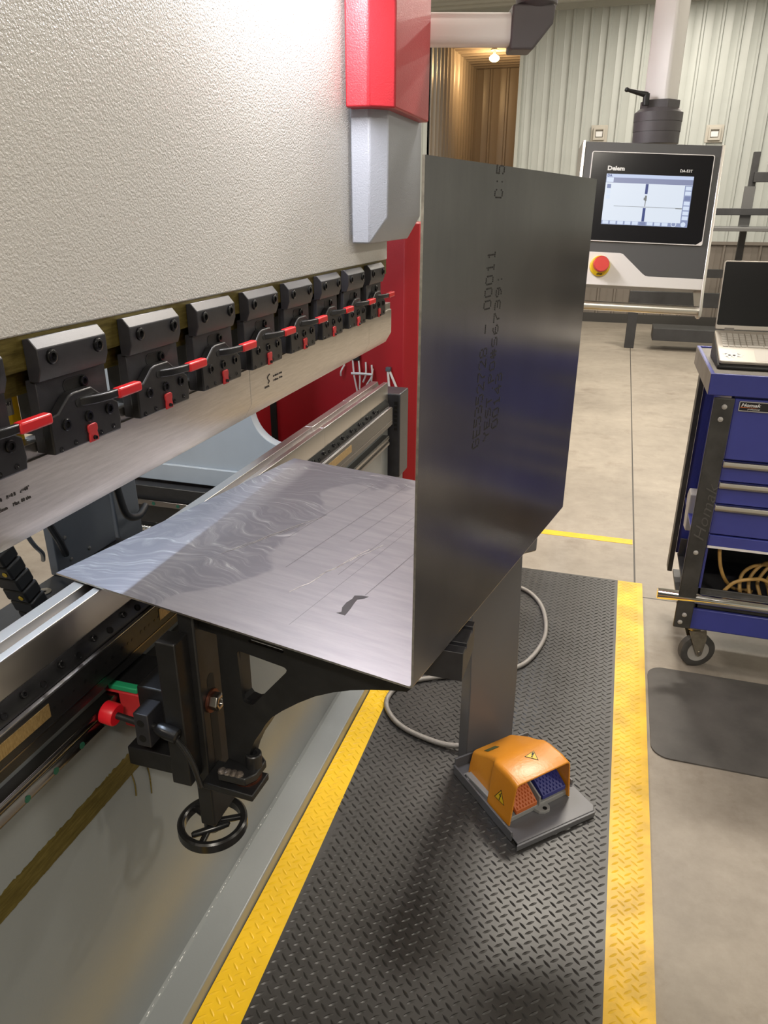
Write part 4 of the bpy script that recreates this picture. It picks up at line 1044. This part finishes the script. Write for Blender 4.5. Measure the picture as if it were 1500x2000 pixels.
topd = part('lift_door', MB().box(.385,XRt-.065,YC+.004,YC+.024,.815,1.010), M['cart'], ct, .003, label='blue fold-down top panel')
mb = MB().box(.398,.50,YC+.0005,YC+.004,.975,1.004)
bd = part('badge', mb, M['ink'], topd, .0006)
part('badge_rim', MB().frame_prism(rrect(.398,.502,.974,1.005,.003,3),rrect(.4005,.4995,.9765,1.0025,.002,3),'y',YC-.0008,YC+.002), M['hub'], bd)
part('badge_text', text_mb('professional', .007, basis((.424,YC-.0002,.9795),(1,0,0),(0,0,1)), text_mb('Homak', .0145, basis((.404,YC-.0002,.989),(1,0,0),(0,0,1)), bold=.0003, shear=.25, sx=1.25), shear=.2), M['white'], bd)
part('badge_stripe', MB().prism([(.403,.9845),(.455,.986),(.403,.988)],'y',YC-.0004,YC), M['orangeped'], bd)
for (za,zb2,nm) in ((.742,.809,'drawer'),(.664,.738,'drawer'),(.555,.660,'drawer')):
    dr = part('drawer', MB().box(.384,XRt-.066,YC+.0065,YC+.026,za,zb2), M['cart'], ct, .002)
    part('drawer_pull', MB().prism([(YC+.008,zb2-.020),(YC-.004,zb2-.020),(YC-.008,zb2-.012),(YC-.006,zb2-.001),(YC+.008,zb2)],'x',.386,XRt-.068), M['pull'], dr, .001)
part('lower_rail', MB().box(.385,XRt-.065,YC+.004,YC+.024,.512,.550), M['cart'], ct, .002)
part('edge_strip', MB().box(.385,XRt-.065,YC+.001,YC+.006,.505,.512), M['panelwhite'], ct)
part('shelf_tray', (lambda m: m.box(.352,XRt-.03,YC+.02,YB-.06,.262,.270).box(.352,XRt-.03,YC+.02,YC+.026,.262,.345).box(.352,XRt-.03,YB-.09,YB-.084,.262,.345))(MB()), M['cartdark'], ct, .002)
part('shelf_front', MB().box(.36,XRt-.04,YC+.006,YC+.020,.188,.268), M['cart'], ct, .004, label='scuffed blue lower shelf front')
part('push_bar', MB().lathe((.255,YC+.012,.306),(1,0,0),[(0,.018),(.002,.0195),(XRt-.255,.0195)],24), M['chrome'], ct, label='chrome tube bar')
def cart_post(x0, y0, y1, tape_, lab=None):
    pp = part('corner_post', MB().prism([(x0,.192),(x0+.056,.192),(x0+.062,1.012),(x0+.002,1.012)],'y',y0,y1), M['cartdark'], ct, .003)
    return pp
p1 = cart_post(XL, YC-.006, YC+.006, True); p2 = cart_post(XRt-.065, YC-.006, YC+.006, False)
for z,x in ((.985,.357),(.945,.352),(.485,.352),(.245,.352),(.215,.342)):
    part('post_screw', MB().lathe((x,YC-.006,z),(0,-1,0),[(0,.008),(.002,.008),(.0045,.004),(.0045,0)],14), M['hub'], p1)
Cm = basis((.368,YC-.0062,.525),(.075,0,1),(-1,0,.075))
part('embossed_text', text_mb('Homak', .050, Cm, bold=-.0006, shear=.3, sx=1.35, depth=.0008), M['emboss'], p1)
for x in (.33, XRt-.03): part('rear_post', MB().box(x-.006,x+.012,YB-.075,YB-.02,.19,1.015), M['cartdark'], ct, .002)
part('under_frame', MB().box(.345,XRt-.03,YC+.03,YB-.07,.188,.200), M['cartdark'], ct)
def caster(x, y, a):
    c = part('caster', (lambda m: m.box(x-.035,x+.035,y-.035,y+.035,.168,.176).cyl((x,y,.15),(x,y,.168),.022))(MB()), M['zinc'], ct, .001)
    ca, sa_ = math.cos(a), math.sin(a); off = V((ca*.022,sa_*.022,0)); ax = V((-sa_,ca,0)); w = V((x,y,.064))+off
    def fk(s): 
        m4 = Matrix(((ca,0,ax.x,x),(sa_,0,ax.y,y),(0,1,0,0),(0,0,0,1))) @ Matrix.Translation((0,0,s*.023-.0015))
        return [m4, ]
    for s in (-1,1):
        m4 = Matrix(((ca,0,ax.x,x),(sa_,0,ax.y,y),(0,1,0,0),(0,0,0,1))) @ Matrix.Translation((0,0,s*.024-.0015))
        part('fork', MB().prism_m([(-.030,.156),(.034,.156),(.040,.12),(.032,.055),(.022,.048),(.012,.055)], m4, .003), M['zinc'], c, .001)
    part('tyre', MB().lathe(w-ax*.016,ax,[(0,.040),(0,.056),(.004,.0635),(.028,.0635),(.032,.056),(.032,.040),(0,.040)],40), M['tire'], c)
    part('wheel_hub', MB().lathe(w-ax*.015,ax,[(0,.0),(0,.010),(.002,.036),(.0,.041),(.030,.041),(.028,.036),(.030,.010),(.030,0)],32), M['hub'], c)
    part('axle', MB().cyl(w-ax*.029,w+ax*.029,.007,14), M['bolt'], c)
caster(.405,2.515,math.radians(20)); caster(1.06,2.515,.4); caster(.405,2.88,1.2); caster(1.06,2.88,-.5)

# extension cord on the shelf
cz = .281
pts = [(.428,2.475,.512),(.432,2.47,.47),(.445,2.472,.42),(.470,2.49,.37),(.51,2.54,.32),(.58,2.60,.29)]
for k in range(5):
    cx_ = .655+.022*k; rx = .135-.008*k; yo = .010*k
    for a in range(200, 200-360, -36):
        a_ = math.radians(a)
        pts.append((cx_+rx*math.cos(a_), 2.545+yo+.050*math.sin(a_*1.0+.5), .352+.065*math.sin(a_)+.012*math.sin(3*a_+k)))
pts += [(.60,2.50,.380),(.545,2.478,.392),(.500,2.474,.378),(.478,2.472,.355),(.464,2.472,.330)]
ext = thing('extension_cord', 'coiled tan extension cord with plug lying on the lower shelf of the blue cart', 'cord', (.58,2.53,.28))
part('cord', MB().tube(spline(pts,7),.0062,10), M['cord'], ext)
pd = V((-.40,-.10,-.62)).normalized(); pp0 = V((.464,2.472,.327))
part('plug', MB().lathe(pp0,pd,[(0,.0075),(.008,.009),(.012,.008),(.016,.010),(.030,.014),(.040,.014),(.041,0)],16), M['box'], ext)
for s in (-1,1):
    q = pp0+pd*.040+V((.006*s,0,-.003*s)); part('prong', MB().box(q.x-.0025,q.x+.0025,q.y-.004,q.y+.001,q.z-.014,q.z+.002), M['chrome'], ext)

# ================================================================== LAPTOP
LA = math.radians(17.5); LF = V((.336,2.555,1.104)); lu = V((1,.02,0)).normalized(); lv_ = V((0,math.cos(LA),math.sin(LA)))
LM = basis(LF, lu, lv_)        # local: x right, y towards the hinge, z out of the deck
lp = thing('laptop', 'open silver laptop with black screen and a palm rest sticker, on the blue cart', 'laptop', M4=LM)
part('deck', MB().prism(rrect(0,.325,0,.222,.008,4),'z',-.010,0), M['lapsilver'], lp, .002, local=True)
mb = MB()
mb.prism(rrect(.014,.311,.098,.205,.004,3),'z',0,.0003)
kb = part('keyboard', mb, M['lapsilver'], lp, local=True)
mb = MB()
for rw in range(6):
    x = .017; i = 0
    while x < .300:
        w = .0178 if rw < 4 else (.0178 if not (rw == 5 and 4 <= i <= 5) else .05)
        mb.box(x, x+w-.002, .1005+.0172*(5-rw), .1005+.0172*(5-rw)+(.0148 if rw else .010), .0003, .0018); x += w+.0008; i += 1
part('keys', mb, M['lapkey'], kb, .0006, local=True)
part('touchpad', MB().prism(rrect(.108,.222,.010,.088,.004,3),'z',0,.0004), M['lapkey'], lp, local=True)
sk = [(.012,.052),(.020,.060),(.028,.056),(.036,.064),(.044,.058),(.054,.062),(.062,.052),(.076,.046),(.066,.040),(.070,.032),(.058,.030),(.050,.022),(.040,.028),(.028,.020),(.022,.030),(.014,.028),(.020,.040)]
stk = part('sticker', MB().prism(sk,'z',0,.0004), M['panelwhite'], lp, local=True, label='jagged black and white sticker')
mb = MB()
for p in (arc(.032,.041,.0045,0,330,8),arc(.046,.041,.0045,0,330,8),[(.036,.033),(.041,.033),(.0385,.037)],[(.018,.050),(.027,.052),(.020,.046)],[(.056,.055),(.066,.047),(.058,.049)],[(.054,.033),(.064,.036),(.056,.038)],[(.020,.034),(.028,.026),(.025,.033)]): mb.prism(p,'z',.0004,.0008)
part('sticker_print', mb, M['ink'], stk, local=True)
lidA = math.radians(95)         # hinge opening measured from the deck
c_, s_ = math.cos(math.radians(79.5)-LA+math.radians(0)), math.sin(math.radians(79.5)-LA)
LD = Matrix.Translation((0,.224,.002)) @ Matrix(((1,0,0,0),(0,c_,-s_,0),(0,s_,c_,0),(0,0,0,1)))   # lid local: x right, y up the lid, z towards the back
def ld(mb): bmesh.ops.transform(mb.bm, matrix=LD, verts=mb.bm.verts); return mb
lid = part('lid', ld(MB().prism(rrect(0,.325,0,.222,.007,4),'z',-.006,0)), M['lapsilver'], lp, .0015, local=True)
part('display', ld(MB().prism(rrect(.0035,.3215,.014,.219,.005,4),'z',0,.0006)), M['screenoff'], lid, local=True)
part('hinge', ld(MB().box(.030,.060,-.008,.006,-.008,.001)), M['cartgray'], lp, .001, local=True)
part('hinge', ld(MB().box(.265,.295,-.008,.006,-.008,.001)), M['cartgray'], lp, .001, local=True)
mb = MB(); zt = 1.0785
stp = [(2.552,zt),(2.775,zt),(2.778,1.155),(2.770,1.158),(2.556,1.0925),(2.552,1.088)]
mb.prism(stp,'x',.332,.668)
ds = single('laptop_stand', mb, M['cablek'], 'black wedge-shaped laptop stand between the laptop and the cart tray', 'laptop stand', (.5,2.66,zt), .003)

# ================================================================== BACKGROUND RACKS
rk = thing('material_rack', 'dark steel storage rack with cantilever arms against the back wall behind the laptop', 'rack', (1.6,9.6,0))
for x in (1.26,2.9): part('upright', MB().box(x-.033,x+.033,9.5,9.58,0,2.12 if x < 2 else 2.3), M['rackdark'], rk, .004)
for z in (1.87,):
    part('rack_arm', MB().box(1.26,1.62,9.46,9.52,z-.05,z+.05), M['rackdark'], rk, .004)
part('shelf', MB().box(.55,3.2,8.95,9.75,1.335,1.372), M['rackgray'], rk, .004)
part('shelf_beam', MB().box(.55,3.2,9.40,9.47,1.49,1.56), M['rackdark'], rk, .004)
part('lower_beam', MB().box(.45,3.2,9.40,9.48,.83,.92), M['rackdark'], rk, .004)
part('bottom_beam', MB().box(.14,3.2,9.40,9.48,.50,.66), M['rackdark'], rk, .004)
part('foot_beam', MB().box(.45,3.2,9.3,9.7,.12,.26), M['rackdark'], rk, .004)
for x in (.20,): part('stub_leg', MB().box(x-.05,x+.06,9.40,9.50,0,.50), M['rackdark'], rk, .004)
part('gusset_plate', MB().box(1.19,1.30,9.47,9.50,1.375,1.60), M['rackgray'], rk)
part('gusset_plate', MB().box(1.19,1.30,9.48,9.51,1.60,1.78), M['rackgray'], rk)

# ================================================================== LIGHTS
def area(name, loc, size, power, color, rot=(0,0,0), sy_=None, spread=None):
    l = bpy.data.lights.new(name,'AREA'); l.energy = power; l.color = color; l.size = size
    if sy_: l.shape = 'RECTANGLE'; l.size_y = sy_
    if spread: l.spread = spread
    o = bpy.data.objects.new(name, l); COL.objects.link(o); o.location = loc; o.rotation_euler = rot; return o
warm = (1,.92,.80); cool = (.86,.93,1)
for i,(x,y,p) in enumerate([(-3.4,1.0,62),(-3.4,5.0,62),(-3.4,9.0,45),(.9,-2.0,80),(.15,4.4,95),(1.2,7.8,80),(.6,10.4,30),(4.4,1.5,52),(4.4,6.0,62)]):
    area('high_bay_light', (x,y,CZ-.06), .9, p, warm, (0,0,0), .3)
# machine work lights (strip on the ram hood, strip behind the ram)
area('ram_work_light', (-.69,1.62,2.12), .06, 9, (1,.97,1), (0,math.radians(8),0), .55)
area('rear_work_light', (-1.35,1.1,2.05), .05, 15, (.66,.80,1), (0,math.radians(-35),0), 1.6)
pl = bpy.data.lights.new('alcove_lamp','POINT'); pl.energy = 16; pl.color = (1,.62,.28); pl.shadow_soft_size = .07
po = bpy.data.objects.new('alcove_lamp', pl); COL.objects.link(po); po.location = (-2.25,13.15,AZ-.28)
w = bpy.data.worlds.new('world'); S.world = w; w.use_nodes = True
w.node_tree.nodes['Background'].inputs['Color'].default_value = (.8,.85,.9,1); w.node_tree.nodes['Background'].inputs['Strength'].default_value = .3

S.view_settings.view_transform = 'Standard'; S.view_settings.look = 'None'; S.view_settings.gamma = 1; S.view_settings.use_curve_mapping = False
S.view_settings.exposure = 0.75
S.cycles.max_bounces = 8; S.cycles.use_denoising = True
